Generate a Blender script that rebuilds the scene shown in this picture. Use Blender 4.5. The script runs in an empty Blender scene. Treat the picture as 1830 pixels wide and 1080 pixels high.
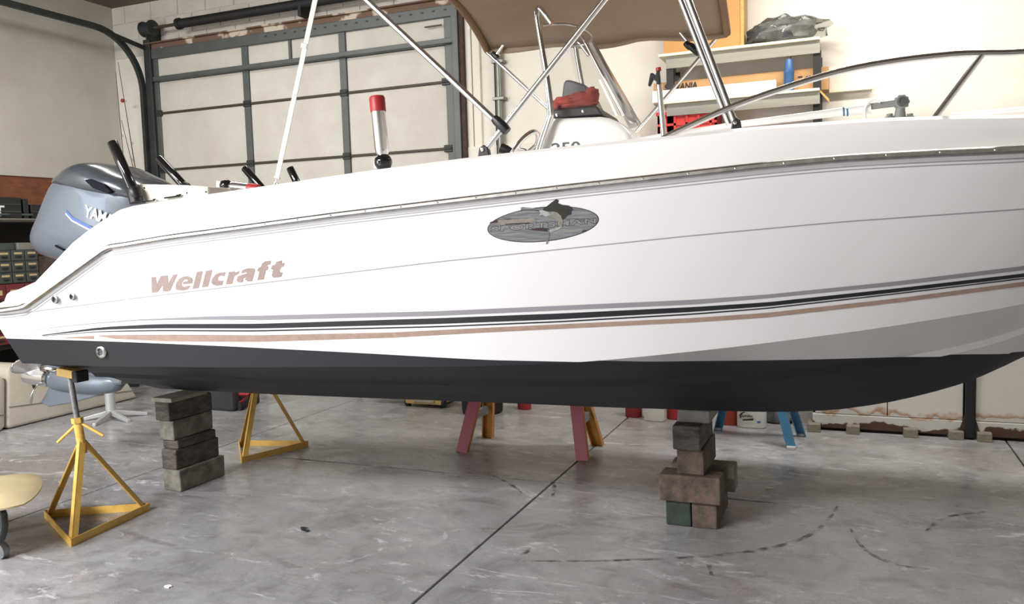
import bpy, bmesh, math, random
import numpy as np
from mathutils import Vector, Matrix
random.seed(7)
PI = math.pi
scn = bpy.context.scene
col = scn.collection

# ------------------------------------------------------------------ camera, world, lights, exposure
F = 1465.3
YAW, PIT, ROL = (math.radians(a) for a in (22.452, 4.648, -1.695))
CAM = Vector((0, 0, 1.6))
fw = Vector((-math.sin(YAW)*math.cos(PIT), math.cos(YAW)*math.cos(PIT), -math.sin(PIT)))
_r = Vector((math.cos(YAW), math.sin(YAW), 0)); _u = _r.cross(fw)
rt = _r*math.cos(ROL) + _u*math.sin(ROL)
up = -_r*math.sin(ROL) + _u*math.cos(ROL)
cd = bpy.data.cameras.new('camera'); cam = bpy.data.objects.new('camera', cd); col.objects.link(cam)
cd.sensor_fit = 'HORIZONTAL'; cd.sensor_width = 36; cd.lens = F/1830*36
cd.clip_start = .05; cd.clip_end = 100
cam.matrix_world = Matrix(((rt.x, up.x, -fw.x, CAM.x), (rt.y, up.y, -fw.y, CAM.y), (rt.z, up.z, -fw.z, CAM.z), (0, 0, 0, 1)))
scn.camera = cam
scn.view_settings.view_transform = 'Standard'
try: scn.view_settings.look = 'None'
except Exception: pass
scn.view_settings.gamma = 1; scn.view_settings.use_curve_mapping = False
scn.view_settings.exposure = 0.2
w = bpy.data.worlds.new('world'); scn.world = w; w.use_nodes = True
w.node_tree.nodes['Background'].inputs[0].default_value = (.75, .85, 1, 1)
w.node_tree.nodes['Background'].inputs[1].default_value = .15

def area(name, loc, target, sx, sy, power, color):
    l = bpy.data.lights.new(name, 'AREA'); l.shape = 'RECTANGLE'; l.size = sx; l.size_y = sy
    l.energy = power; l.color = color
    o = bpy.data.objects.new(name, l); col.objects.link(o); o.location = loc
    d = Vector(target) - Vector(loc); o.rotation_euler = d.to_track_quat('-Z', 'Y').to_euler()
    return o
# strip lights hung under the ceiling, and the open vehicle door in the left wall beside the camera
area('strip_light_front', (-4.7, -1.7, 4.2), (-4.3, -.1, 0), 3.0, .5, 620, (1, .97, .95))
area('strip_light_rear', (.2, 5.6, 4.25), (.2, 5.7, 0), 2.6, .35, 120, (1, .95, .88))
area('strip_light_left', (-5.2, 5.4, 4.25), (-5.2, 5.4, 0), 2.4, .35, 50, (1, .96, .9))
area('door_daylight', (-7.95, -.9, 1.8), (-2.5, 1.4, 1.2), 4.4, 3.4, 420, (.86, .92, 1))

# ------------------------------------------------------------------ pixel helpers (1830 x 1080 frame)
def ray(u, v): return rt*((u-915)/F) - up*((v-540)/F) + fw
def onX(u, v, X): d = ray(u, v); return CAM + d*((X-CAM.x)/d.x)
def onY(u, v, Y): d = ray(u, v); return CAM + d*((Y-CAM.y)/d.y)
def onZ(u, v, Z=0): d = ray(u, v); return CAM + d*((Z-CAM.z)/d.z)

# ------------------------------------------------------------------ materials
MATS = {}
def nd(nt, t, **k):
    n = nt.nodes.new(t)
    for a, b in k.items(): setattr(n, a, b)
    return n
def mat(name, c, rough=.5, metal=0, coat=0, var=0, vscale=8, bump=0, bscale=60, c2=None, stretch=(1, 1, 1), spec=.5, detail=6, alpha=None, thresh=(.35, .65)):
    m = bpy.data.materials.new(name); m.use_nodes = True; nt = m.node_tree
    b = nt.nodes['Principled BSDF']; L = nt.links.new
    b.inputs['Base Color'].default_value = (*c, 1); b.inputs['Roughness'].default_value = rough
    b.inputs['Metallic'].default_value = metal; b.inputs['Coat Weight'].default_value = coat
    b.inputs['Coat Roughness'].default_value = .06
    b.inputs['Specular IOR Level'].default_value = spec
    if alpha is not None: b.inputs['Alpha'].default_value = alpha
    if var or c2 or bump:
        tc = nd(nt, 'ShaderNodeTexCoord'); mp = nd(nt, 'ShaderNodeMapping'); mp.inputs['Scale'].default_value = stretch
        L(tc.outputs['Object'], mp.inputs[0])
    if var or c2:
        n = nd(nt, 'ShaderNodeTexNoise'); n.inputs['Scale'].default_value = vscale; n.inputs['Detail'].default_value = detail
        n.inputs['Roughness'].default_value = .65; L(mp.outputs[0], n.inputs['Vector'])
        r = nd(nt, 'ShaderNodeValToRGB'); r.color_ramp.elements[0].position = thresh[0]; r.color_ramp.elements[1].position = thresh[1]
        a = c2 if c2 else tuple(x*(1-var) for x in c)
        r.color_ramp.elements[0].color = (*a, 1); r.color_ramp.elements[1].color = (*c, 1)
        L(n.outputs[0], r.inputs[0]); L(r.outputs[0], b.inputs['Base Color'])
    if bump:
        n2 = nd(nt, 'ShaderNodeTexNoise'); n2.inputs['Scale'].default_value = bscale; n2.inputs['Detail'].default_value = 5
        L(mp.outputs[0], n2.inputs['Vector'])
        bp = nd(nt, 'ShaderNodeBump'); bp.inputs['Strength'].default_value = bump; bp.inputs['Distance'].default_value = .01
        L(n2.outputs[0], bp.inputs['Height']); L(bp.outputs[0], b.inputs['Normal'])
    MATS[name] = m
    return m
def hexc(h):
    r = [int(h[i:i+2], 16)/255 for i in (0, 2, 4)]
    return tuple(x/12.92 if x <= .04045 else ((x+.055)/1.055)**2.4 for x in r)

mat('gelcoat', (.86, .855, .86), .22, coat=.3)
mat('deck_white', (.90, .895, .89), .3, coat=.2)
mat('cream_white', (.80, .76, .66), .4, var=.12, vscale=10)
mat('stainless', (.78, .78, .78), .14, 1)
mat('fitting_metal', (.5, .5, .51), .25, 1)
mat('mount_grey', hexc('878a89'), .5)
mat('aluminium', (.85, .85, .86), .22, 1)
mat('rail_metal', (.6, .6, .59), .32, 1, var=.3, vscale=20)
mat('bottom_paint', (.022, .024, .028), .5, var=.3, vscale=6)
mat('black_plastic', (.012, .012, .013), .4)
mat('black_gloss', (.008, .008, .009), .12, coat=.5)
mat('mould_shade_grey', (.36, .35, .37), .5)  # painted shade tone for the moulded lines of the hull
mat('stripe_grey', (.30, .29, .32), .35)
mat('stripe_black', (.02, .023, .028), .35, var=.2, vscale=40)
mat('stripe_tan', (.42, .30, .245), .4, var=.18, vscale=30)
mat('lettering_tan', (.37, .285, .26), .4, var=.15, vscale=25)
mat('decal_grey', (.12, .125, .135), .4, c2=(.25, .255, .27), vscale=10, stretch=(1, 1, 18), detail=2)
mat('decal_black', (.01, .01, .012), .4)
mat('decal_olive', (.035, .034, .025), .45, var=.4, vscale=60)
mat('decal_sand', (.30, .27, .23), .5, var=.3, vscale=60)
mat('decal_silver', (.45, .46, .46), .4, var=.4, vscale=60)
mat('decal_maroon', (.05, .02, .025), .5)
mat('decal_letter', (.29, .285, .27), .5, var=.3, vscale=80)
mat('canvas_tan', hexc('8f7c68'), .9, var=.1, vscale=4, bump=.15, bscale=400)
mat('canvas_hem', hexc('7d6349'), .9, var=.1, vscale=10)
mat('webbing', (.55, .545, .52), .8, bump=.1, bscale=300)
mat('motor_blue_grey', hexc('646d77'), .38, metal=.2, coat=.25)
mat('motor_dark', hexc('484e55'), .25, metal=.2, coat=.6)
mat('motor_vent', (.006, .007, .012), .7, spec=.15)
mat('motor_blue_stripe', hexc('4b66a8'), .3)
mat('white_print', (.85, .86, .88), .4)
mat('black_print', (.015, .014, .013), .6)
mat('yellow_paint', hexc('dcb45c'), .45, c2=hexc('c99a4c'), vscale=14, thresh=(.3, .5), bump=.05)
mat('galvanised_screw', (.3, .31, .32), .5, .8, var=.4, vscale=60)
mat('timber_dark', hexc('635c55'), .85, var=.65, vscale=11, bump=.5, bscale=30, stretch=(1, 1, 3))
mat('timber_brown', hexc('66574e'), .85, var=.65, vscale=12, bump=.5, bscale=30)
mat('timber_green', hexc('36413a'), .85, var=.5, vscale=14, bump=.4, bscale=30)
mat('timber_grey', hexc('878379'), .85, var=.6, vscale=12, bump=.5, bscale=40)
mat('timber_pale', hexc('8d8a84'), .8, var=.3, vscale=9, bump=.3, bscale=40)
mat('timber_top', hexc('a39e90'), .8, var=.25, vscale=12)
mat('pine', hexc('c3a15e'), .6, var=.2, vscale=12, stretch=(1, 8, 8))
mat('sawhorse_red', hexc('a54552'), .45, var=.15, vscale=8)
mat('sawhorse_orange', hexc('c58a3c'), .5, var=.25, vscale=10)
mat('brace_grey', hexc('a5a8aa'), .4, .5, var=.2)
mat('ladder_blue', hexc('3f7ba0'), .45, var=.2, vscale=12)
mat('rubber_pale', hexc('b9bcbc'), .7)
mat('rubber_black', (.014, .014, .014), .75)
mat('plastic_red', hexc('a72c30'), .45)
mat('plastic_dull_red', hexc('8a2329'), .5)
mat('plastic_white', hexc('dddbd2'), .45)
mat('plastic_orange', hexc('9c3a25'), .5)
mat('crate_red', hexc('cf3a35'), .5)
mat('blue_bottle', hexc('3f6a9c'), .4, var=.15)
mat('cardboard', hexc('bf9465'), .85, var=.08, vscale=5)
mat('cardboard_tan', hexc('c29057'), .85, var=.06, vscale=5)
mat('white_box', hexc('efeee6'), .7)
mat('shelf_white', hexc('efeacb'), .6)
mat('shelf_grey', hexc('9a978c'), .7, var=.12, vscale=3, stretch=(1, 1, 14))
mat('steel_black', (.02, .02, .02), .5, .3)
mat('frame_grey', hexc('5f6361'), .5, .3, var=.15, vscale=5)
mat('frame_dark', hexc('3b403e'), .55, .3, var=.3, vscale=6)
mat('door_panel', hexc('cbc7bd'), .75, c2=hexc('bfbab0'), vscale=2.2, bump=.05, bscale=40)
mat('hinge_brown', hexc('4d4439'), .6, .3, var=.3, vscale=30)
mat('lintel_rust', hexc('6e5546'), .8, c2=hexc('c4b8a6'), vscale=3.2, thresh=(.42, .48), detail=3)
mat('spring_black', (.02, .019, .018), .55, .3, bump=.6, bscale=90)
mat('rust_dark', hexc('4a372e'), .8, var=.4, vscale=20)
mat('wall_white', hexc('e9e5db'), .75, c2=hexc('dfd9cd'), vscale=1.3, bump=.04, bscale=30)
mat('wall_left', hexc('cdc9bf'), .75, c2=hexc('c0bbb0'), vscale=1.1, bump=.04, bscale=30)
mat('block_paint', hexc('d6d1c6'), .8, c2=hexc('c8c2b6'), vscale=3, bump=.15, bscale=50)
mat('ceiling', hexc('73685c'), .9, var=.4, vscale=2)
mat('plywood', hexc('8d5638'), .7, c2=hexc('70422c'), vscale=7, stretch=(1, 1, 3))
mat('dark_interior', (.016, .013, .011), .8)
mat('case_black', (.014, .016, .017), .5, var=.4, vscale=20)
mat('drawer_grey', hexc('4e5654'), .5, .2, var=.25, vscale=12)
mat('drawer_red', hexc('7d3136'), .5, .1, var=.25, vscale=10)
mat('drawer_label', hexc('cdb987'), .8, var=.2, vscale=60)
mat('tin_grey', hexc('98958e'), .45, .5, var=.3)
mat('conduit', hexc('85867f'), .4, .6, var=.2)
mat('brick_tan', hexc('8f8878'), .9, var=.3, vscale=30, bump=.5, bscale=80)
mat('upholstery', hexc('d5c49c'), .6, var=.12, vscale=8, bump=.1, bscale=20)
mat('seat_cream', hexc('c9c4b6'), .6, c2=hexc('b9b3a4'), vscale=2.5, bump=.05)
mat('painted_steel', hexc('b8babb'), .4, .2, var=.1)
mat('grey_bag', hexc('8b8d88'), .35, c2=hexc('4b4d4a'), vscale=9)
mat('jack_red', hexc('a03036'), .45)
mat('screen_grey', hexc('55585b'), .3)
mat('vest_red', hexc('b8473c'), .75, var=.3, vscale=20)
mat('scrap_dark', (.03, .03, .03), .8)
mat('scrap_white', (.7, .7, .68), .8)

def rusty_steel(name):
    m = bpy.data.materials.new(name); m.use_nodes = True; nt = m.node_tree; L = nt.links.new; b = nt.nodes['Principled BSDF']
    tc = nd(nt, 'ShaderNodeTexCoord'); n = nd(nt, 'ShaderNodeTexNoise'); n.inputs['Scale'].default_value = 9; n.inputs['Detail'].default_value = 9
    L(tc.outputs['Object'], n.inputs['Vector'])
    sep = nd(nt, 'ShaderNodeSeparateXYZ'); L(tc.outputs['Object'], sep.inputs[0])
    ma = nd(nt, 'ShaderNodeMath', operation='MULTIPLY_ADD'); L(n.outputs[0], ma.inputs[0]); ma.inputs[1].default_value = .16; L(sep.outputs['Z'], ma.inputs[2])
    n3 = nd(nt, 'ShaderNodeTexNoise'); n3.inputs['Scale'].default_value = 3.1; L(tc.outputs['Object'], n3.inputs['Vector'])
    mb_ = nd(nt, 'ShaderNodeMath', operation='MULTIPLY_ADD'); L(n3.outputs[0], mb_.inputs[0]); mb_.inputs[1].default_value = .16; L(ma.outputs[0], mb_.inputs[2]); ma = mb_
    r = nd(nt, 'ShaderNodeValToRGB'); e = r.color_ramp.elements
    e[0].position = .235; e[0].color = (*hexc('4d372c'), 1); e[1].position = .245; e[1].color = (*hexc('c7c6c1'), 1)
    x = r.color_ramp.elements.new(.318); x.color = (*hexc('c7c6c1'), 1)
    x = r.color_ramp.elements.new(.332); x.color = (*hexc('a8835f'), 1)
    x = r.color_ramp.elements.new(.365); x.color = (*hexc('d6d3cb'), 1)
    L(ma.outputs[0], r.inputs[0]); L(r.outputs[0], b.inputs['Base Color']); b.inputs['Roughness'].default_value = .6
    MATS[name] = m
rusty_steel('rusty_white_steel')

def concrete(name):
    m = bpy.data.materials.new(name); m.use_nodes = True; nt = m.node_tree; L = nt.links.new; b = nt.nodes['Principled BSDF']
    g = nd(nt, 'ShaderNodeNewGeometry')
    def noise(s, det, dist=0, st=(1, 1, 1), rough=.6):
        mp = nd(nt, 'ShaderNodeMapping'); mp.inputs['Scale'].default_value = st; L(g.outputs['Position'], mp.inputs[0])
        n = nd(nt, 'ShaderNodeTexNoise'); n.inputs['Scale'].default_value = s; n.inputs['Detail'].default_value = det
        n.inputs['Distortion'].default_value = dist; n.inputs['Roughness'].default_value = rough; L(mp.outputs[0], n.inputs['Vector']); return n
    def ramp(n, stops):
        r = nd(nt, 'ShaderNodeValToRGB'); e = r.color_ramp.elements
        e[0].position, e[0].color = stops[0][0], (*stops[0][1], 1); e[1].position, e[1].color = stops[-1][0], (*stops[-1][1], 1)
        for p, c in stops[1:-1]: x = e.new(p); x.color = (*c, 1)
        L(n.outputs[0], r.inputs[0]); return r
    def mix(t, fac, a, bb):
        x = nd(nt, 'ShaderNodeMixRGB', blend_type=t)
        if isinstance(fac, float): x.inputs[0].default_value = fac
        else: L(fac.outputs[0], x.inputs[0])
        L(a.outputs[0], x.inputs[1]); 
        if isinstance(bb, tuple): x.inputs[2].default_value = (*bb, 1)
        else: L(bb.outputs[0], x.inputs[2])
        return x
    big = ramp(noise(.7, 6, .6), [(.3, hexc('858486')), (.5, hexc('9c9c9f')), (.72, hexc('b0b1b6'))])
    mid = ramp(noise(3.1, 9, 1.2, rough=.7), [(.33, (.58, .58, .58)), (.5, (1, 1, 1)), (.7, (1.14, 1.14, 1.16))])
    c = mix('MULTIPLY', .8, big, mid)
    tan = ramp(noise(.45, 3, .3), [(.52, (0, 0, 0)), (.66, (.45, .45, .45))]); c = mix('MIX', tan, c, hexc('8d8477'))
    st = ramp(noise(1.5, 9, 2.2, st=(.55, 1.5, 1), rough=.72), [(.56, (0, 0, 0)), (.70, (.7, .7, .7))]); c = mix('MIX', st, c, hexc('5d5a58'))
    wh = ramp(noise(2.6, 10, 2.4, st=(.6, 1.4, 1), rough=.78), [(.57, (0, 0, 0)), (.63, (.75, .75, .75))]); c = mix('MIX', wh, c, hexc('d6d6db'))
    vein = ramp(noise(1.9, 11, 3.5, st=(.7, 1.2, 1), rough=.8), [(.485, (0, 0, 0)), (.497, (.5, .5, .5)), (.509, (0, 0, 0))]); c = mix('MIX', vein, c, hexc('66635f'))
    spk = ramp(noise(42, 3, .5), [(.74, (0, 0, 0)), (.79, (.8, .8, .8))]); c = mix('MIX', spk, c, hexc('45423f'))
    L(c.outputs[0], b.inputs['Base Color'])
    rr = ramp(noise(2.1, 9, 1.8, st=(.6, 1.4, 1), rough=.7), [(.38, (.16,)*3), (.62, (.5,)*3)]); L(rr.outputs[0], b.inputs['Roughness'])
    b.inputs['Specular IOR Level'].default_value = .75
    bp = nd(nt, 'ShaderNodeBump'); bp.inputs['Strength'].default_value = .35; bp.inputs['Distance'].default_value = .006
    L(noise(7, 9, .8).outputs[0], bp.inputs['Height']); L(bp.outputs[0], b.inputs['Normal'])
    MATS[name] = m
concrete('concrete')
mat('joint_dirt', hexc('3a3735'), .9)

def glassmat(name, tint, gl=.12):
    m = bpy.data.materials.new(name); m.use_nodes = True; nt = m.node_tree; L = nt.links.new
    for n in list(nt.nodes): nt.nodes.remove(n)
    o = nd(nt, 'ShaderNodeOutputMaterial'); t = nd(nt, 'ShaderNodeBsdfTransparent'); t.inputs[0].default_value = (*tint, 1)
    gg = nd(nt, 'ShaderNodeBsdfGlossy'); gg.inputs['Roughness'].default_value = .06
    fr = nd(nt, 'ShaderNodeFresnel'); fr.inputs[0].default_value = 1.3
    df = nd(nt, 'ShaderNodeBsdfDiffuse'); df.inputs[0].default_value = (.6, .6, .59, 1); tl = nd(nt, 'ShaderNodeBsdfTranslucent'); tl.inputs[0].default_value = (.6, .6, .59, 1)
    hz = nd(nt, 'ShaderNodeMixShader'); L(df.outputs[0], hz.inputs[1]); L(tl.outputs[0], hz.inputs[2])
    m0 = nd(nt, 'ShaderNodeMixShader'); m0.inputs[0].default_value = gl; L(t.outputs[0], m0.inputs[1]); L(hz.outputs[0], m0.inputs[2])
    mx = nd(nt, 'ShaderNodeMixShader'); L(fr.outputs[0], mx.inputs[0]); L(m0.outputs[0], mx.inputs[1]); L(gg.outputs[0], mx.inputs[2]); L(mx.outputs[0], o.inputs[0])
    MATS[name] = m
glassmat('acrylic', (.93, .93, .92), .10)
glassmat('clear_film', (.85, .86, .85), .15)

def hullmat():
    m = bpy.data.materials.new('hull_paint'); m.use_nodes = True; nt = m.node_tree; L = nt.links.new; b = nt.nodes['Principled BSDF']
    a = nd(nt, 'ShaderNodeAttribute', attribute_name='above_paint')
    g = nd(nt, 'ShaderNodeMath', operation='GREATER_THAN'); g.inputs[1].default_value = 0; L(a.outputs['Fac'], g.inputs[0])
    mx = nd(nt, 'ShaderNodeMixRGB'); L(g.outputs[0], mx.inputs[0]); mx.inputs[1].default_value = (.0135, .0155, .021, 1); mx.inputs[2].default_value = (.84, .835, .85, 1)
    L(mx.outputs[0], b.inputs['Base Color'])
    mr = nd(nt, 'ShaderNodeMapRange'); L(g.outputs[0], mr.inputs[0]); mr.inputs['To Min'].default_value = .55; mr.inputs['To Max'].default_value = .28; L(mr.outputs[0], b.inputs['Roughness'])
    L(g.outputs[0], b.inputs['Coat Weight']); b.inputs['Coat Roughness'].default_value = .12
    MATS['hull_paint'] = m
hullmat()

# ------------------------------------------------------------------ mesh builder
class MB:
    def __init__(s): s.v = []; s.f = []
    def add(s, vs, fs):
        o = len(s.v); s.v += [tuple(x) for x in vs]; s.f += [tuple(i+o for i in f) for f in fs]; return s
    def box(s, lo, hi, rot=None, piv=None):
        (a, b, c), (d, e, f) = lo, hi
        vs = [Vector(p) for p in ((a, b, c), (d, b, c), (d, e, c), (a, e, c), (a, b, f), (d, b, f), (d, e, f), (a, e, f))]
        if rot is not None:
            p = Vector(piv) if piv is not None else (Vector(lo)+Vector(hi))/2
            vs = [rot @ (x-p) + p for x in vs]
        return s.add(vs, [(0, 3, 2, 1), (4, 5, 6, 7), (0, 1, 5, 4), (1, 2, 6, 5), (2, 3, 7, 6), (3, 0, 4, 7)])
    def bar(s, p, q, wd, ht, upv=(0, 0, 1), off=(0, 0)):
        p = Vector(p); q = Vector(q); d = (q-p).normalized(); u = Vector(upv); x = d.cross(u)
        if x.length < 1e-4: x = d.cross(Vector((1, 0, 0)))
        x.normalize(); u = x.cross(d)
        vs = []
        for e in (p, q):
            for a, b in ((-1, -1), (1, -1), (1, 1), (-1, 1)): vs.append(e + x*(a*wd/2+off[0]) + u*(b*ht/2+off[1]))
        return s.add(vs, [(0, 1, 2, 3), (7, 6, 5, 4), (0, 4, 5, 1), (1, 5, 6, 2), (2, 6, 7, 3), (3, 7, 4, 0)])
    def tube(s, pts, r, n=10, cap=True):
        pts = [Vector(p) for p in pts]; rs = r if isinstance(r, (list, tuple)) else [r]*len(pts)
        rings = []; prev = None
        for i, p in enumerate(pts):
            a = pts[max(i-1, 0)]; b = pts[min(i+1, len(pts)-1)]; d = (b-a).normalized()
            if prev is None:
                x = d.cross(Vector((0, 0, 1)));
                if x.length < 1e-3: x = d.cross(Vector((1, 0, 0)))
            else: x = prev - d*prev.dot(d)
            x.normalize(); prev = x; y = d.cross(x)
            rings.append([p + (x*math.cos(2*PI*k/n) + y*math.sin(2*PI*k/n))*rs[i] for k in range(n)])
        vs = [v for rg in rings for v in rg]; fs = []
        for i in range(len(pts)-1):
            for k in range(n): fs.append((i*n+k, i*n+(k+1) % n, (i+1)*n+(k+1) % n, (i+1)*n+k))
        if cap: fs.append(tuple(range(n-1, -1, -1))); fs.append(tuple((len(pts)-1)*n+k for k in range(n)))
        return s.add(vs, fs)
    def cyl(s, p, q, r, n=16): return s.tube([p, q], r, n)
    def lathe(s, prof, origin=(0, 0, 0), axis=(0, 0, 1), n=20):
        d = Vector(axis).normalized(); x = d.cross(Vector((0, 0, 1)))
        if x.length < 1e-3: x = Vector((1, 0, 0))
        x.normalize(); y = d.cross(x); o = Vector(origin); vs = []; fs = []
        for r, h in prof:
            for k in range(n): vs.append(o + d*h + (x*math.cos(2*PI*k/n)+y*math.sin(2*PI*k/n))*max(r, 1e-4))
        for i in range(len(prof)-1):
            for k in range(n): fs.append((i*n+k, i*n+(k+1) % n, (i+1)*n+(k+1) % n, (i+1)*n+k))
        fs.append(tuple(range(n-1, -1, -1))); fs.append(tuple((len(prof)-1)*n+k for k in range(n)))
        return s.add(vs, fs)
    def prism(s, poly, ext):
        n = len(poly); P = [Vector(p) for p in poly]; e = Vector(ext)
        fs = [tuple(range(n)), tuple(range(2*n-1, n-1, -1))] + [(i, i+n, (i+1) % n+n, (i+1) % n) for i in range(n)]
        return s.add(P+[p+e for p in P], fs)
    def grid(s, rows, close=False):
        n = len(rows[0]); vs = [p for r in rows for p in r]; fs = []
        for i in range(len(rows)-1):
            for k in range(n if close else n-1): fs.append((i*n+k, i*n+(k+1) % n, (i+1)*n+(k+1) % n, (i+1)*n+k))
        return s.add(vs, fs)
    def ball(s, c, r, nu=16, nv=10, sc=(1, 1, 1)):
        c = Vector(c); rows = []
        for j in range(nv+1):
            a = -PI/2+PI*j/nv
            rows.append([c+Vector((r*sc[0]*math.cos(a)*math.cos(2*PI*k/nu), r*sc[1]*math.cos(a)*math.sin(2*PI*k/nu), r*sc[2]*math.sin(a))) for k in range(nu)])
        return s.grid(rows, True)
    def build(s, name, m, parent=None, loc=None, bevel=0, smooth=None, sub=0, seg=2, solid=0):
        me = bpy.data.meshes.new(name); off = Vector(loc) if loc is not None else None
        vs = [tuple(Vector(v)-off) for v in s.v] if off is not None else s.v
        me.from_pydata(vs, [], s.f)
        bm = bmesh.new(); bm.from_mesh(me); bmesh.ops.remove_doubles(bm, verts=bm.verts, dist=1e-5); bmesh.ops.recalc_face_normals(bm, faces=bm.faces)
        if bevel: bmesh.ops.bevel(bm, geom=[e for e in bm.edges if len(e.link_faces) == 2 and e.calc_face_angle(0) > .5], offset=bevel, segments=seg, affect='EDGES', profile=.5)
        bm.to_mesh(me); bm.free()
        me.materials.append(MATS[m])
        o = bpy.data.objects.new(name, me); col.objects.link(o)
        if off is not None: o.location = off
        if parent is not None: o.parent = parent
        if smooth is not None:
            me.polygons.foreach_set('use_smooth', [True]*len(me.polygons)); me.set_sharp_from_angle(angle=math.radians(smooth))
        if solid:
            md = o.modifiers.new('thickness', 'SOLIDIFY'); md.thickness = solid; md.offset = 0
        if sub:
            md = o.modifiers.new('subdivision', 'SUBSURF'); md.levels = sub; md.render_levels = sub
        return o

def tag(o, label=None, cat=None, group=None, kind=None):
    if label: o['label'] = label
    if cat: o['category'] = cat
    if group: o['group'] = group
    if kind: o['kind'] = kind
    return o
def thing(name, label, cat, loc=(0, 0, 0), rz=0, group=None):
    o = bpy.data.objects.new(name, None); col.objects.link(o); o.location = loc; o.rotation_euler = (0, 0, rz)
    o.empty_display_size = .1
    return tag(o, label, cat, group)
def struct(o): o['kind'] = 'structure'; return o
class W:   # adapter: collect world-space shapes, build as children of a thing at its location (no rotation)
    def __init__(s, root): s.root = root; s.loc = Vector(root.location)
    def part(s, mb, name, m, parent=None, **k):
        mb.v = [tuple(Vector(v)-s.loc) for v in mb.v]
        return mb.build(name, m, parent or s.root, **k)
def arc(c, r, a0, a1, n, e1, e2):
    c = Vector(c); e1 = Vector(e1); e2 = Vector(e2)
    return [c+e1*(r*math.cos(a0+(a1-a0)*i/n))+e2*(r*math.sin(a0+(a1-a0)*i/n)) for i in range(n+1)]
def smoothpath(pts, n=6):
    P = [Vector(p) for p in pts]; out = []
    for i in range(len(P)-1):
        p0 = P[max(i-1, 0)]; p1 = P[i]; p2 = P[i+1]; p3 = P[min(i+2, len(P)-1)]
        for k in range(n):
            t = k/n; out.append(.5*((2*p1)+(p2-p0)*t+(2*p0-5*p1+4*p2-p3)*t*t+(3*p1-p0-3*p2+p3)*t**3))
    out.append(P[-1]); return out
def textmesh(body, shear=0, bold=0, space=1):
    cu = bpy.data.curves.new('lettering', 'FONT'); cu.body = body; cu.shear = shear; cu.offset = bold; cu.space_character = space; cu.resolution_u = 4
    o = bpy.data.objects.new('lettering', cu); col.objects.link(o); dg = bpy.context.evaluated_depsgraph_get(); dg.update()
    me = o.evaluated_get(dg).to_mesh(); vs = [tuple(v.co) for v in me.vertices]; fs = [tuple(p.vertices) for p in me.polygons]
    o.evaluated_get(dg).to_mesh_clear(); bpy.data.objects.remove(o); bpy.data.curves.remove(cu)
    xs = [v[0] for v in vs]; ys = [v[1] for v in vs]; x0, x1, y0, y1 = min(xs), max(xs), min(ys), max(ys)
    return [((x-x0)/(x1-x0), (y-y0)/(y1-y0)) for x, y, z in vs], fs, (x1-x0)/(y1-y0)
def flattext(body, o, ex, ey, width, height, m, name, parent, base=None, **k):
    vs, fs, asp = textmesh(body, **k); o = Vector(o); ex = Vector(ex); ey = Vector(ey)
    mb = MB(); mb.add([o+ex*(x*width)+ey*(y*height) for x, y in vs], fs)
    if base is not None: mb.v = [tuple(Vector(v)-Vector(base)) for v in mb.v]
    return mb.build(name, m, parent)

# ================================================================== THE ROOM
XL, XR, YB, YF, ZC = -8.04, 6.0, 7.4, -5.0, 4.40
bed = MB().box((XL-.1, YF-.1, -.12), (XR+.1, YB+.1, -.03)).build('floor', 'joint_dirt'); struct(bed)
xe = [XL, -7.43, -4.6, -1.77, 1.06, 3.89, XR]; ye = [YF, -.78, 2.05, 4.88, YB]; gp = .006
for i in range(len(xe)-1):
    for j in range(len(ye)-1):
        MB().box((xe[i]+gp, ye[j]+gp, -.035), (xe[i+1]-gp, ye[j+1]-gp, 0)).build('slab', 'concrete', bed, bevel=.003, seg=1)
struct(MB().box((XL-.1, YF-.1, ZC), (XR+.1, YB+.1, ZC+.1)).build('ceiling', 'ceiling'))
wb = struct(MB().box((XL-.1, YB, 0), (XR+.1, YB+.1, ZC)).build('wall_back', 'wall_white'))
wl = struct(MB().box((XL-.1, YF, 0), (XL, YB, ZC)).build('wall_left', 'wall_left'))
struct(MB().box((XR, YF, 0), (XR+.1, YB, ZC)).build('wall_right', 'wall_white'))
struct(MB().box((XL-.1, YF-.1, 0), (XR+.1, YF, ZC)).build('wall_front', 'wall_white'))
# concrete blocks above the garage door
z0 = 3.80; blk = None
for c in range(3):
    zt = min(z0+.2*(c+1), ZC); x = XL + (.0 if c % 2 else -.2)
    while x < -3.2:
        a = max(x, XL)+.003
        if x+.4-a > .08: MB().box((a, YB-.012, z0+.2*c+.003), (x+.397, YB+.01, zt-.003)).build('concrete_block', 'block_paint', wb, bevel=.004, seg=1)
        x += .4
# boards, batten and chases on the white wall right of the door
for u0, u1 in ((832, 847), (848, 862)):
    a = onY(u0, 170, YB).x; b = onY(u1, 170, YB).x
    MB().box((a, YB-.03, 0), (b-.006, YB+.005, 4.2)).build('board', 'wall_white', wb, bevel=.004)
zb = onY(860, 262, YB).z
MB().box((onY(832, 262, YB).x, YB-.04, zb-.14), (onY(1180, 262, YB).x, YB+.005, zb)).build('board', 'wall_white', wb, bevel=.004)
# left wall: white sheet above, trim strip, plywood below
zs = onX(60, 317, XL).z
pw = MB().box((XL-.005, 3, .0), (XL+.012, YB-.01, zs)).build('plywood_panel', 'plywood', wl)
MB().box((XL-.005, 3, zs), (XL+.03, YB-.01, onX(60, 299, XL).z)).build('trim_strip', 'wall_left', wl, bevel=.004)

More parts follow.
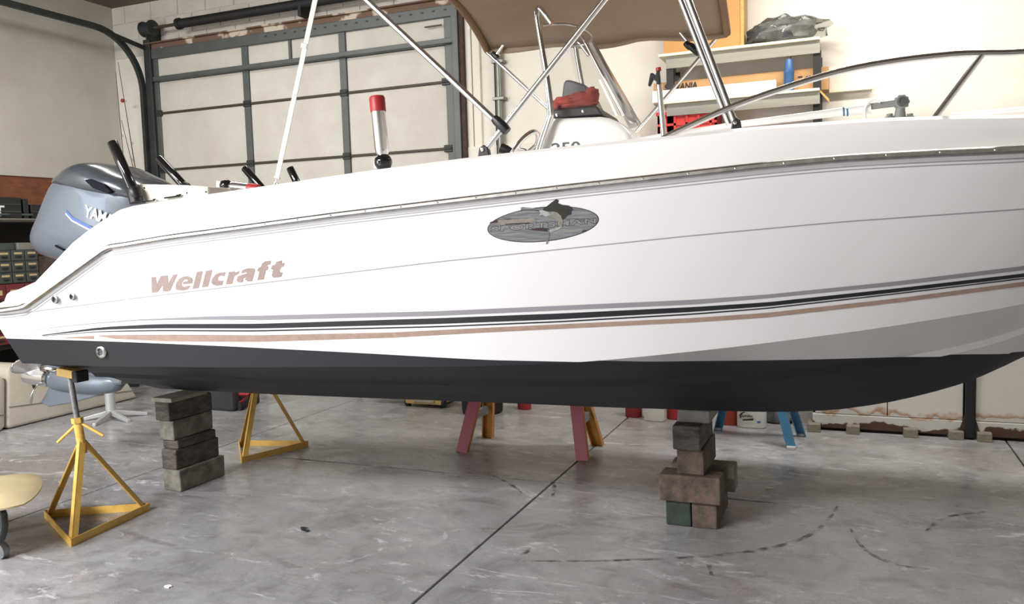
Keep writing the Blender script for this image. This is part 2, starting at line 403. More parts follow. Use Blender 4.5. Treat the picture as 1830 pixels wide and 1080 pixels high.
# ------------------------------------------------------------------ garage door
YD = 7.34
jl = onY(281, 200, YD).x; jr = onY(803, 150, YD).x
m1 = onY(443, 200, YD).x; m2 = onY(617, 200, YD).x; mm = onY(518, 85, YD).x
zt = 3.74; zst = (onY(285, 140, YD).z+onY(800, 77, YD).z)/2
zr = [onY(285, 203, YD).z*.5+onY(800, 146, YD).z*.5, onY(400, 295.7, YD).z*.5+onY(810, 265.5, YD).z*.5]
sec = zr[0]-zr[1]; rows = [zr[0], zr[1]]
while rows[-1]-sec > .2: rows.append(rows[-1]-sec)
rows.append(0.0)
door = struct(thing('door_1', 'steel framed sectional garage door with pale infill panels', 'door', (.5*(jl+jr), YD, 0)))
del door['label'], door['category']
D = W(door)
edges = [jl, m1, m2, jr]; hw = .04
def panel(x0, x1, a, b): D.part(MB().box((x0, YD+.012, a), (x1, YD+.035, b)), 'panel', 'door_panel', bevel=.004, seg=1)
tops = [(zst+.035, zt)]+[(rows[0]+.012, zst-.03)]+[(rows[i+1]+.012, rows[i]-.012) for i in range(len(rows)-1)]
for k, (a, b) in enumerate(tops):
    for c in range(3):
        x0, x1 = edges[c]+hw, edges[c+1]-hw
        if k == 0 and c == 1:
            panel(x0, mm-.015, a, b); panel(mm+.015, x1, a, b)
        else: panel(x0, x1, a, b)
for x in (m1, m2): 
    zz = [0]+rows[::-1][1:]+[zt]
    for i in range(len(zz)-1): D.part(MB().box((x-hw, YD-.01, zz[i]+.004), (x+hw, YD+.04, zz[i+1]-.004)), 'stile', 'frame_grey', bevel=.004, seg=1)
D.part(MB().box((mm-.015, YD-.008, zst), (mm+.015, YD+.04, zt)), 'stile', 'frame_grey')
for x, s in ((jl, 1), (jr, -1)): D.part(MB().box((x-.03, YD-.01, 0), (x+.05, YD+.04, zt)), 'stile', 'frame_grey', bevel=.004, seg=1)
D.part(MB().box((jl-.02, YD-.03, zst-.028), (jr+.06, YD+.02, zst+.030)).box((jl-.02, YD-.06, zst-.028), (jr+.06, YD-.03, zst-.02)), 'strut', 'frame_grey', bevel=.004, seg=1)
D.part(MB().box((jl-.02, YD-.03, zt-.01), (jr+.06, YD+.03, zt+.10)), 'top_rail', 'frame_grey', bevel=.004, seg=1)
for i in range(20):
    x = m1+.3+i*.07*1.8
    D.part(MB().box((x, YD-.033, zt+.05), (x+.03, YD-.029, zt+.065)), 'slot', 'frame_dark')
for z in rows[:-1]:
    D.part(MB().box((jl, YD-.004, z-.012), (jr, YD+.04, z+.012)), 'rail', 'hinge_brown', bevel=.003, seg=1)
    for x in (jl+.03, m1, m2, jr-.03):
        D.part(MB().box((x-.045, YD-.02, z-.035), (x+.045, YD, z+.035)).cyl((x-.04, YD-.02, z), (x+.04, YD-.02, z), .012, 8), 'hinge', 'frame_dark', bevel=.004, seg=1)
# jamb posts and track
xa = onY(263, 200, YD-.05).x
D.part(MB().box((xa, YD-.05, 0), (jl-.005, YD+.045, 3.95)), 'jamb_post', 'frame_dark', bevel=.006)
xb0, xb1 = onY(818, 150, YD).x, onY(831, 150, YD).x
D.part(MB().box((jr+.05, YD-.03, 0), (xb0+.03, YD+.045, 3.85)), 'jamb_post', 'frame_grey', bevel=.006)
D.part(MB().box((xb0+.03, YD-.01, 0), (xb1, YD+.045, 3.9)), 'jamb_post', 'rust_dark', bevel=.006)
XT = xa-.03
zh = onX(190, 50, XT).z*.5+onX(5, 6, XT).z*.5; rc = .62; yv = YD-.06
tp = [Vector((XT, yv, 0)), Vector((XT, yv, 1.5)), Vector((XT, yv, zh-rc))]+[Vector((XT, yv-rc+rc*math.cos(a), zh-rc+rc*math.sin(a))) for a in [PI/2*i/12 for i in range(1, 13)]]+[Vector((XT, 4, zh)), Vector((XT, 1.2, zh))]
def channel(path, wd, ht):
    mb = MB(); n = len(path); r0 = []
    prof = [(-wd/2, -ht/2), (wd/2, -ht/2), (wd/2, ht/2), (-wd/2, ht/2)]
    for i, p in enumerate(path):
        d = (path[min(i+1, n-1)]-path[max(i-1, 0)]).normalized(); x = Vector((1, 0, 0)); y = d.cross(x)
        r0.append([p+x*a+y*b for a, b in prof])
    mb.grid(r0, True); mb.f.append((0, 1, 2, 3)); mb.f.append(tuple(4*(n-1)+k for k in (3, 2, 1, 0))); return mb
D.part(channel(tp, .045, .06), 'track', 'frame_dark', smooth=30)
D.part(MB().bar((XT, yv-rc*.95, zh-.01), (xa+.03, YD-.04, zh-.12), .012, .05), 'track_brace', 'frame_dark')
D.part(MB().bar((XT, 3.2, zh), (XT, 3.2, ZC), .04, .01), 'track_hanger', 'frame_dark')
# lintel, torsion shaft, spring
za = onY(268, 86, YD-.03).z; zb2 = onY(700, 22, YD-.03).z; zl = (za+zb2)/2
D.part(MB().box((xa+.06, YD-.02, zl-.055), (xb1, YB, zl+.045)).box((xa+.02, YD-.06, zl+.045), (xb1, YB, zl+.06)), 'lintel', 'lintel_rust', bevel=.003, seg=1)
ysp = 7.2; s0 = onY(262, 52, ysp); zs0 = s0.z; xs1 = onY(316, 40, ysp).x
D.part(MB().cyl((s0.x, ysp, zs0), (jr+.1, ysp, zs0), .017, 10), 'torsion_shaft', 'rust_dark', smooth=40)
spr = [(.055, 0)]
D.part(MB().lathe([(.045, 0), (.062, .01), (.062, .05), (.05, .055), (.05, 2.6), (.06, 2.61), (.06, 2.66), (.03, 2.68)], (xs1, ysp, zs0), (1, 0, 0), 16), 'torsion_spring', 'spring_black', smooth=40)
D.part(MB().lathe([(.03, -.01), (.085, 0), (.085, .02), (.07, .03), (.075, .12), (.09, .13), (.09, .15), (.03, .16)], (s0.x-.05, ysp, zs0), (1, 0, 0), 20), 'cable_drum', 'frame_dark', smooth=40)
D.part(MB().box((s0.x+.0, ysp-.02, zs0-.12), (s0.x+.015, YB, zs0+.07)), 'end_bracket', 'frame_dark')
bx = onY(538, 8, ysp).x
D.part(MB().box((bx-.02, ysp-.04, zs0-.13), (bx+.02, YB, zs0+.05)), 'centre_bracket', 'spring_black', bevel=.005)
D.part(MB().bar((onY(776, 45, YD-.02).x-.1, YD-.03, onY(790, 45, YD-.02).z), (onY(790, 45, YD-.02).x, YD-.03, onY(790, 45, YD-.02).z), .012, .012), 'latch_pin', 'frame_dark')

# conduit on the wall
xc0 = onY(897, 200, YB).x
cdt = thing('conduit', 'grey vertical conduit pipe on the white wall beside the garage door', 'pipe', (xc0, YB-.05, 0)); cw = W(cdt)
cw.part(MB().cyl((xc0, YB-.05, 1.2), (xc0, YB-.05, ZC), .033, 14), 'pipe', 'conduit', smooth=40)
cw.part(MB().cyl((xc0-.045, YB-.03, 1.2), (xc0-.045, YB-.03, ZC), .012, 8), 'cable', 'steel_black', smooth=40)
for v in (112, 178): z = onY(897, v, YB).z; cw.part(MB().box((xc0-.06, YB-.09, z-.015), (xc0+.06, YB, z+.015)), 'clip', 'conduit', bevel=.004)

# ------------------------------------------------------------------ fishing rods in the corner
def rod(a, b, label, r, bob=None, guides=()):
    a = Vector(a); b = Vector(b)
    t = thing('fishing_rod', label, 'fishing rod', a, group='rods leaning in the corner'); w_ = W(t)
    w_.part(MB().tube([a, a+(b-a)*.15, a+(b-a)*.18, b], [.016, .016, r, r*.35], 8), 'blank', 'rust_dark', smooth=50)
    w_.part(MB().tube([a+(b-a)*.02, a+(b-a)*.14], .019, 8), 'grip', 'black_plastic', smooth=50)
    w_.part(MB().cyl(a+(b-a)*.19+Vector((.03, -.03, 0)), a+(b-a)*.19+Vector((.09, -.03, 0)), .035, 10), 'reel', 'steel_black')
    for g in guides:
        p = a+(b-a)*g; ring = [p+Vector((.012*math.cos(k*PI/4)+.012, 0, .012*math.sin(k*PI/4))) for k in range(9)]
        w_.part(MB().tube(ring, .002, 6, False), 'guide', 'steel_black')
    return t, w_
yr = 7.15
def rodpx(u0, v0, u1, v1, y):
    p = onY(u0, v0, y); q = onY(u1, v1, y); d = (p-q); t0 = (q.z-0)/( -d.z) if d.z else 1
    return q + d*((0-q.z)/d.z), q
a, b = rodpx(240, 290, 211, 111, yr); t, w_ = rod(a, b, 'fishing rod with its tip highest in the corner by the garage door', .0085, guides=(.6, .75, .88))
a, b = rodpx(222, 300, 207, 130, yr+.05); t, w_ = rod(a, b, 'fishing rod with a red float, leaning nearest to the left wall', .008, guides=(.6, .8))
p = a+(b-a)*.82; w_.part(MB().ball(onY(219, 180, yr), .022), 'float', 'plastic_red', smooth=60)
a, b = rodpx(238, 300, 217, 215, yr-.05); t, w_ = rod(a, b, 'shortest fishing rod, leaning between the two taller ones', .008, guides=(.7, .85))

# ------------------------------------------------------------------ left wall workbench, shelf, cabinets
XF = -7.52
def fx(u, v, X=XF): return onX(u, v, X)
ztop = fx(30, 507).z
bench = thing('workbench', 'dark workbench along the left wall under the drawer cabinets', 'workbench', (-7.8, 5.7, 0)); wk = W(bench)
zred = fx(15, 616).z
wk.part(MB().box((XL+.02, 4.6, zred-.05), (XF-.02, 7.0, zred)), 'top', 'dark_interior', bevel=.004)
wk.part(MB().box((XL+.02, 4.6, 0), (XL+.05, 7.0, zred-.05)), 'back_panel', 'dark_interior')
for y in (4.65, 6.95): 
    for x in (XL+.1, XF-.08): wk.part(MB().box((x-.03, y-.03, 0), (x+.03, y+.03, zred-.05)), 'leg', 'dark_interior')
# red drawer chest
def chest(name, label, cat, ytl, ytr, z0, z1, xf, cols, rws, body, lab, group=None):
    """ytl..ytr: range in Y, front faces +X at xf"""
    c = thing(name, label, cat, ((XL+xf)/2, (ytl+ytr)/2, z0), group=group); cw = W(c)
    cw.part(MB().box((xf-.36, ytl, z0), (xf-.012, ytr, z1)), 'body', body, bevel=.004, seg=1)
    dy = (ytr-ytl)/cols; zacc = z1
    tot = sum(rws)
    for r_ in rws:
        h = (z1-z0)*r_/tot
        for k in range(cols):
            d = cw.part(MB().box((xf-.012, ytl+k*dy+.006, zacc-h+.006), (xf, ytl+(k+1)*dy-.006, zacc-.006)), 'drawer', body, bevel=.003, seg=1)
            yc = ytl+(k+.5)*dy; zc = zacc-h*.5
            cw.part(MB().box((xf, yc-dy*.28, zc+h*.12), (xf+.004, yc+dy*.28, zc+h*.30)), 'label_card', lab, d)
            cw.part(MB().box((xf, yc-dy*.2, zc-h*.18), (xf+.016, yc+dy*.2, zc-h*.02)), 'handle', 'steel_black', d, bevel=.003, seg=1)
        zacc -= h
    return c
y0, y1 = fx(-30, 480).y, fx(70, 480).y
chest('parts_cabinet', 'grey steel small-parts cabinet with labelled drawers', 'cabinet', y0, y1, ztop, fx(35, 447).z, XF, 4, (1, 1, 1), 'drawer_grey', 'drawer_label')
chest('drawer_chest', 'red drawer chest under the grey parts cabinet', 'chest', y0, fx(90, 560).y+.12, zred, ztop-.002, XF+.02, 4, (3.4, 1.3, 1.3, 1.4), 'drawer_red', 'drawer_label')
zz = fx(35, 447).z
tag(MB().box((XF-.3, fx(0, 440).y-.2, zz), (XF-.04, fx(32, 440).y, fx(30, 434).z)).build('tin_box', 'drawer_grey', loc=(XF-.17, fx(10, 440).y, zz), bevel=.006), 'dull grey metal box on the left half of the parts cabinet top', 'box')
tag(MB().box((XF-.25, fx(33, 440).y, zz), (XF-.01, fx(68, 440).y, fx(30, 434).z)).build('tin_box', 'tin_grey', loc=(XF-.13, fx(50, 440).y, zz), bevel=.006), 'pale grey tin box on the right half of the parts cabinet top', 'box')
tag(MB().box((XF-.3, y1+.03, ztop), (XF-.04, y1+.3, fx(80, 458).z)).build('storage_box', 'timber_brown', loc=(XF-.17, y1+.15, ztop), bevel=.006), 'brown storage box beside the grey parts cabinet', 'box')
tag(MB().lathe([(.09, 0), (.1, .02), (.06, .07), (.03, .12), (.01, .15)], (XF-.15, y1+.16, fx(80, 458).z), n=10).build('cloth_heap', 'plywood', loc=(XF-.15, y1+.16, fx(80, 458).z), smooth=60), 'small brown cloth heap on the storage box', 'cloth')
# wall shelf with black cases
zsh = fx(40, 391).z
sh = thing('tool_shelf', 'dark wall shelf carrying black cases on the left wall', 'shelf', (-7.8, 5.8, zsh-.03)); sw = W(sh)
sw.part(MB().box((XL+.012, 4.4, zsh-.03), (XF, 6.95, zsh)), 'board', 'timber_dark', bevel=.003)
sw.part(MB().box((XF, 4.4, zsh-.012), (XF+.006, 6.95, zsh+.002)), 'edge_strip', 'tin_grey')
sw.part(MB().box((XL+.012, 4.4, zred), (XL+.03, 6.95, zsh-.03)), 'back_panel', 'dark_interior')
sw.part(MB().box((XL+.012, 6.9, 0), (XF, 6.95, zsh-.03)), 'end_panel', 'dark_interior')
def case(u0, u1, v0, n, label, m='case_black'):
    y0 = fx(u0, 380).y; y1 = fx(u1, 380).y; zt_ = fx((u0+u1)/2, v0).z; h = (zt_-zsh)/n
    c = thing('tool_case', label, 'case', (XF-.2, (y0+y1)/2, zsh)); q = W(c)
    q.part(MB().box((XF-.4, y0, zsh), (XF-.03, y1, zt_-h*.0)), 'body', m, bevel=.008)
    for k in range(1, n): q.part(MB().box((XF-.03, y0+.01, zsh+k*h-.004), (XF-.022, y1-.01, zsh+k*h+.004)), 'seam', 'drawer_grey')
    q.part(MB().box((XF-.03, (y0+y1)/2-.06, zsh+.03), (XF-.018, (y0+y1)/2+.06, zsh+.05)), 'latch', 'drawer_grey', bevel=.003)
    return c, y0, y1, zt_
c, cy0, cy1, czt = case(-25, 43, 352, 3, 'larger black tool case at the left end of the wall shelf')
flattext('T', (XF-.026, fx(-2, 380).y-.02, fx(0, 386).z), (0, 1, 0), (0, 0, 1), .10, .10, 'white_print', 'lettering', c, base=c.location, bold=.02)
case(60, 104, 366, 2, 'low black tool case on the wall shelf behind the motor')
case(47, 56, 355, 1, 'small dark case on the wall shelf between two larger cases')

# ------------------------------------------------------------------ back wall shelving with its load
YS = 7.0
pu0, pu1 = onY(1176, 100, YS), onY(1465, 62, YS); zu = (pu0.z+pu1.z)/2
pl0, pl1 = onY(1176, 185, YS), onY(1464, 154, YS); zlw = (pl0.z+pl1.z)/2
xs0, xs1_ = pu0.x, pu1.x
sf = thing('shelving_unit', 'two-tier white topped shelving on black uprights against the back wall', 'shelving', ((xs0+xs1_)/2, 7.2, 0)); S = W(sf)
for z in (zu, zlw):
    S.part(MB().box((xs0, YS, z-.022), (xs1_, YB-.01, z)), 'shelf_board', 'shelf_white', bevel=.003, seg=1)
    S.part(MB().box((xs0+.06, YS+.03, z-.12), (xs1_-.0, YS+.05, z-.022)), 'apron', 'shelf_grey')
    S.part(MB().box((xs1_-.02, YS+.05, z-.12), (xs1_, YB-.02, z-.022)).box((xs0+.06, YS+.05, z-.12), (xs0+.08, YB-.02, z-.022)), 'apron_end', 'shelf_grey')
zb3 = 1.35
for x in (onY(1196, 130, YS).x, onY(1461, 130, YS).x):
    S.part(MB().box((x-.035, YS+.05, 0), (x+.025, YS+.06, zu-.1)).box((x+.015, YS+.06, 0), (x+.025, YS+.11, zu-.1)), 'upright', 'steel_black')
    S.part(MB().box((x-.035, YB-.06, 0), (x+.025, YB-.05, zu-.1)), 'upright', 'steel_black')
S.part(MB().box((xs0, YS+.02, zb3-.03), (xs1_, YB-.01, zb3)), 'shelf_board', 'shelf_grey')
S.part(MB().prism([(xs1_, YS+.03, zlw-.03), (xs1_+.07, YS+.03, zlw-.12), (xs1_+.07, YS+.03, zlw-.09), (xs1_, YS+.03, zlw-.01)], (0, .03, 0)), 'wood_bracket', 'pine')
def boxon(name, label, cat, x0, x1, y0, y1, z0, z1, m, rz=0, bevel=.004):
    c = ((x0+x1)/2, (y0+y1)/2, z0)
    o = MB().box((x0-c[0], y0-c[1], 0), (x1-c[0], y1-c[1], z1-z0)).build(name, m, bevel=bevel)
    o.location = c; o.rotation_euler = (0, 0, rz); return tag(o, label, cat)
xA, xB = onY(1186, 80, 7.12).x, onY(1330, 60, 7.12).x
cb = thing('cardboard_box', 'large tan cardboard box on the top shelf behind the canvas', 'box', ((xA+xB)/2, 7.23, zu)); q = W(cb)
q.part(MB().box((xA, 7.12, zu), (xB-.03, 7.36, zu+.72)), 'carton', 'cardboard_tan', bevel=.004)
q.part(MB().box((xB-.03, 7.11, zu), (xB, 7.36, zu+.75)), 'end_flap', 'pine', bevel=.004)
# bag bundle
bg = thing('bagged_bundle', 'dark bundle wrapped in clear plastic on the right end of the top shelf', 'bag', (onY(1395, 60, 7.15).x, 7.15, zu)); q = W(bg)
def lump(c, sx, sy, sz, seed, amp=.18, nu=28, nv=14, flat=True):
    rnd = random.Random(seed); ph = [(rnd.uniform(0, 6), rnd.uniform(0, 6), rnd.randint(1, 5), rnd.randint(1, 4)) for _ in range(7)]
    rws = []
    for j in range(nv+1):
        a = -PI/2+PI*j/nv; row = []
        for k in range(nu):
            t = 2*PI*k/nu; r = 1+amp*sum(math.sin(p[0]+p[2]*t)*math.sin(p[1]+p[3]*a*2) for p in ph)/3
            z = sz*math.sin(a)*r
            if flat: z = max(z, -sz*.72)
            row.append(Vector(c)+Vector((sx*r*math.cos(a)*math.cos(t), sy*r*math.cos(a)*math.sin(t), z)))
        rws.append(row)
    return MB().grid(rws, True)
bx0, bx1 = onY(1352, 60, 7.15).x, onY(1462, 50, 7.15).x; bc = (bx0+bx1)/2
q.part(lump((bc-.04, 7.17, zu+.085), .27, .15, .115, 3), 'bundle', 'grey_bag', smooth=50)
q.part(lump((bc-.20, 7.17, zu+.072), .12, .13, .10, 8), 'dark_roll', 'scrap_dark', smooth=50)
q.part(lump((bc+.0, 7.14, zu+.09), .30, .16, .122, 5, .2), 'plastic_film', 'clear_film', smooth=30)
q.part(MB().prism([(bc-.03, 7.02, zu+.03), (bc+.06, 7.02, zu+.03), (bc+.01, 7.02, zu+.13)], (0, .01, 0)), 'dark_tag', 'scrap_dark')
# long carton with lettering, white tube carton
lx0, lx1 = onY(1168, 160, 7.14).x, onY(1481, 150, 7.14).x
lc = thing('long_carton', 'long brown carton with black lettering on the lower shelf', 'box', ((lx0+lx1)/2, 7.24, zlw)); q = W(lc)
zc1 = (onY(1200, 145, 7.14).z+onY(1478, 120, 7.14).z)/2
q.part(MB().box((lx0, 7.14, zlw), (lx1, 7.34, zc1)), 'carton', 'cardboard', bevel=.004)
tx0 = onY(1187, 155, 7.135); tx1 = onY(1246, 152, 7.135)
flattext('SYLVANIA', (tx0.x, 7.136, onY(1187, 163, 7.136).z), (1, 0, 0), (0, 0, 1), tx1.x-tx0.x, .055, 'black_print', 'lettering', lc, base=lc.location, bold=.03, shear=.15)
for u0, u1, v0, v1 in ((1426, 1434, 136, 139), (1440, 1444, 136, 138), (1446, 1449, 135, 138)):
    p0 = onY(u0, v1, 7.136); p1 = onY(u1, v0, 7.136); q.part(MB().box((p0.x, 7.134, p0.z), (p1.x, 7.1395, p1.z)), 'print_mark', 'black_print')
wx0, wx1 = onY(1166, 165, 7.04).x, onY(1387, 160, 7.04).x; zw1 = (onY(1185, 162, 7.04).z+onY(1380, 143, 7.04).z)/2
boxon('tube_carton', 'long white carton lying in front of the brown carton', 'box', wx0, wx1, 7.03, 7.125, zlw, zw1, 'white_box')
# blue bottle
bp = onY(1410, 150, 7.07)
bt = thing('blue_bottle', 'blue bottle with a thin nozzle standing on the lower shelf', 'bottle', (bp.x, 7.07, zlw)); q = W(bt)
hb = onY(1410, 106, 7.07).z-zlw
q.part(MB().lathe([(.036, 0), (.04, .01), (.04, hb*.55), (.042, hb*.56), (.042, hb*.66), (.034, hb*.68), (.03, hb*.95), (.024, hb)], (bp.x, 7.07, zlw), n=18), 'body', 'blue_bottle', smooth=40)
q.part(MB().tube([(bp.x+.012, 7.07, zlw+hb), (bp.x+.014, 7.07, zlw+hb+.02), (bp.x+.03, 7.07, zlw+hb+.035)], .004, 6), 'nozzle', 'steel_black')
# red crate on the lowest shelf
cx0, cx1 = onY(1175, 215, 7.05).x, onY(1281, 210, 7.05).x; zk = onY(1230, 197, 7.05).z
cr = thing('storage_crate', 'red plastic crate with ribbed sides on the lowest shelf', 'crate', ((cx0+cx1)/2, 7.2, zb3)); q = W(cr)
q.part(MB().box((cx0, 7.05, zb3), (cx1, 7.07, zk)).box((cx0, 7.33, zb3), (cx1, 7.35, zk)).box((cx0, 7.05, zb3), (cx0+.02, 7.35, zk)).box((cx1-.02, 7.05, zb3), (cx1, 7.35, zk)).box((cx0, 7.05, zb3), (cx1, 7.35, zb3+.02)), 'shell', 'crate_red')
q.part(MB().box((cx0-.01, 7.035, zk-.03), (cx1+.01, 7.05, zk)), 'rim', 'crate_red', bevel=.003)
for k in range(5):
    x = cx0+(cx1-cx0)*(k+.5)/5; q.part(MB().box((x-.01, 7.04, zb3), (x+.01, 7.05, zk-.03)), 'rib', 'crate_red')
q.part(MB().box((cx0, 7.04, zk-.12), (cx1, 7.05, zk-.10)), 'rib', 'crate_red')
boxon('paper_stack', 'white papers sticking out of the red crate', 'papers', cx0+.12, cx1-.05, 7.12, 7.28, zb3+.021, zk+.015, 'white_box')
# stick lying on the wall ledge
p0, p1 = onY(1478, 161, 7.33), onY(1558, 154, 7.33)
stz = (p0.z+p1.z)/2
MB().box((p0.x-.05, YB-.07, stz-.022), (p1.x, YB+.005, stz+.004)).build('ledge', 'shelf_white', wb)

# ------------------------------------------------------------------ rusty white steel container side, on bricks
YP = 6.78
x0 = onY(1452, 745, YP).x
sc = thing('steel_container', 'white steel container with rusted lower edge standing on bricks along the back wall', 'container', (2, 7.05, 0)); q = W(sc)
xp0, xp1 = onY(1724, 740, YP).x, onY(1741, 740, YP).x; xm = onY(1586, 730, YP).x; zlp = onY(1586, 745, YP).z; zbt = onY(1600, 772, YP).z; ztp = 1.22
for a, b in ((x0+.02, xm-.003), (xm+.003, xp0-.01), (xp1+.01, 3.2)): q.part(MB().box((a, YP+.012, zlp), (b, YP+.03, ztp)), 'panel', 'rusty_white_steel', bevel=.003, seg=1)
for a, b in ((x0, xp0-.012), (xp1+.012, 3.2)): q.part(MB().box((a, YP, zbt), (b, YP+.05, zlp-.004)), 'sill', 'rusty_white_steel', bevel=.006)
q.part(MB().box((xp0, YP-.03, .012), (xp1, YP+.03, ztp)), 'post', 'steel_black', bevel=.004)
for s_, xx in ((-1, xp0), (1, xp1)): q.part(MB().prism([(xx, YP-.012, zbt-.02), (xx+s_*.05, YP-.012, zbt-.02), (xx+s_*.03, YP-.012, zbt+.06), (xx, YP-.012, zbt+.16)], (0, .01, 0)), 'gusset', 'rust_dark')
q.part(MB().box((-.17, YP+.05, zbt-.03), (3.2, YB-.02, ztp)), 'body', 'dark_interior')
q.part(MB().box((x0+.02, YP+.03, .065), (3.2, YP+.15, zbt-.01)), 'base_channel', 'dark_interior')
for u, v, rz in ((1455, 773, .05), (1524, 777, -.04), (1628, 783, .03), (1710, 787, .08), (1760, 791, -.05)):
    p = onZ(u, v); wd = .095
    o = MB().box((-wd/2, 0, 0), (wd/2, .2, .062)).build('support_brick', 'brick_tan', bevel=.004); o.location = (p.x, p.y, 0); o.rotation_euler = (0, 0, rz)
    nth = {1455: 'leftmost', 1524: 'second from left', 1628: 'middle', 1710: 'just left of the dark post', 1760: 'just right of the dark post'}[u]
    tag(o, 'small tan brick under the steel container, '+nth, 'brick', 'bricks under the steel container')

# ================================================================== THE BOAT
HD = math.radians(3.5); BP = Vector((-4.1, 4.17, 0))
boat = thing('boat', 'white centre console fishing boat with black bottom paint propped on stands and timber', 'boat', BP, HD)
ch_, sh_ = math.cos(HD), math.sin(HD)
def toL(p): d = Vector(p)-BP; return Vector((d.x*ch_+d.y*sh_, -d.x*sh_+d.y*ch_, d.z))
def toW(p): return Vector((p[0]*ch_-p[1]*sh_, p[0]*sh_+p[1]*ch_, p[2]))+BP
CL = toL(CAM)
def rayL(u, v): d = ray(u, v); return Vector((d.x*ch_+d.y*sh_, -d.x*sh_+d.y*ch_, d.z))
def bl(u, v, y): d = rayL(u, v); return CL+d*((y-CL.y)/d.y)
def blz(u, v, z): d = rayL(u, v); return CL+d*((z-CL.z)/d.z)
def fn(pts):
    xs = [p[0] for p in pts]; ys = [p[1] for p in pts]
    return lambda s: float(np.interp(s, xs, ys))
def smooth_fn(pts, win=.3, smin=-9):
    g = np.arange(-.5, 7.6, .02); y = np.interp(g, [p[0] for p in pts], [p[1] for p in pts]); n = max(1, int(win/.02)); k = np.hanning(n+2)[1:-1]; k /= k.sum()
    z = np.convolve(np.pad(y, n, mode='edge'), k, 'same')[n:-n]
    # keep the ends linear
    z = np.where(g < smin, y, z)
    return lambda s: float(np.interp(s, g, z))
Bg = smooth_fn([(-.5, 1.205), (0, 1.215), (1, 1.25), (2.5, 1.265), (3.6, 1.255), (4.4, 1.21), (5.0, 1.12), (5.7, .95), (6.4, .68), (6.9, .36), (7.2, .05), (7.4, .03)], .6)
Bc = smooth_fn([(-.5, 1.03), (0, 1.035), (1, 1.04), (2.4, 1.03), (3.2, .985), (3.8, .91), (4.4, .80), (5, .65), (5.6, .47), (6.1, .29), (6.5, .12), (6.8, .03), (7.4, .01)], .6)
def trace(px, b, ext):
    out = []
    for u, v in px:
        s = 2.0
        for _ in range(12): P = bl(u, v, -b(s)); s = P.x
        out.append((P.x, P.z))
    out.sort(); last = out[-1][0]
    return out+[e for e in ext if e[0] > last+.15]
kz = trace([(330, 697), (474, 704.5), (680, 712.5), (860, 719), (960, 723), (1100, 729), (1210, 732), (1330, 736), (1400, 737), (1500, 733), (1600, 718), (1700, 693), (1760, 672), (1830, 637)], lambda s: 0, [(5.3, 1.2), (5.8, 1.47), (6.3, 1.7), (6.8, 1.9), (7.2, 2.02), (7.5, 2.05)])
cz = trace([(54, 650), (183, 655), (400, 657), (860, 655), (1050, 647), (1300, 622), (1550, 590), (1830, 545)], Bc, [(5.2, 1.42), (5.8, 1.6), (6.3, 1.74), (6.8, 1.92), (7.4, 2.05)])
rz = trace([(4, 555), (44, 549), (193, 442), (300, 424), (400, 411), (500, 397.5), (600, 384), (800, 360), (1000, 336), (1200, 314), (1360, 296), (1500, 283), (1660, 274), (1830, 267)], Bg, [(5.2, 1.87), (6, 1.92), (6.8, 2.0), (7.4, 2.07)])
Gb = lambda s: max(Bg(s)-.13, .02)
gz = trace([(13, 522), (48, 514), (60, 506), (141, 421), (205, 378), (218, 372), (246, 365.5), (390, 344), (500, 328), (660, 304), (860, 278), (1000, 262), (1190, 243), (1320, 228), (1500, 215), (1600, 209), (1720, 206), (1830, 205)], Gb, [(5.2, 2.03), (6, 2.07), (6.8, 2.12), (7.4, 2.16)])
Kb = lambda s: Bg(s)-(Bg(s)-Bc(s))*.34
nz = trace([(25, 562), (220, 536), (460, 507), (780, 468.5), (1000, 446), (1240, 421), (1500, 397), (1830, 374)], Kb, [(5.4, 1.68), (6, 1.76), (6.8, 1.95), (7.4, 2.06)])
pz_s = trace([(30, 602.5), (130, 606), (400, 618), (640, 631), (870, 644.5), (1050, 649)], lambda s: Bc(s)+.02, [])
S0 = pz_s[0][0]
Zk, Zc, Zn = smooth_fn(kz, .35), smooth_fn(cz, .35), smooth_fn(nz, .3)
Zr, Zg = smooth_fn(rz, .25, .75), smooth_fn(gz, .2, .8)
# paint line on the bottom panel further forward
def bottom_b(s, z):
    zc, zk = Zc(s), Zk(s); t = min(max((z-zk)/max(zc-zk, 1e-3), 0), 1); return Bc(s)*t
pts2 = []
for u, v in ((1150, 650), (1400, 647), (1550, 643), (1650, 640), (1720, 636), (1830, 630)):
    s, z = 3.0, 1.0
    for _ in range(30): P = bl(u, v, -bottom_b(s, z)); s = .5*s+.5*P.x; z = .5*z+.5*P.z
    pts2.append((s, z))
pline = sorted(pz_s+pts2)+[(7.5, pts2[-1][1]+.12)]
Zp = smooth_fn(pline, .2)

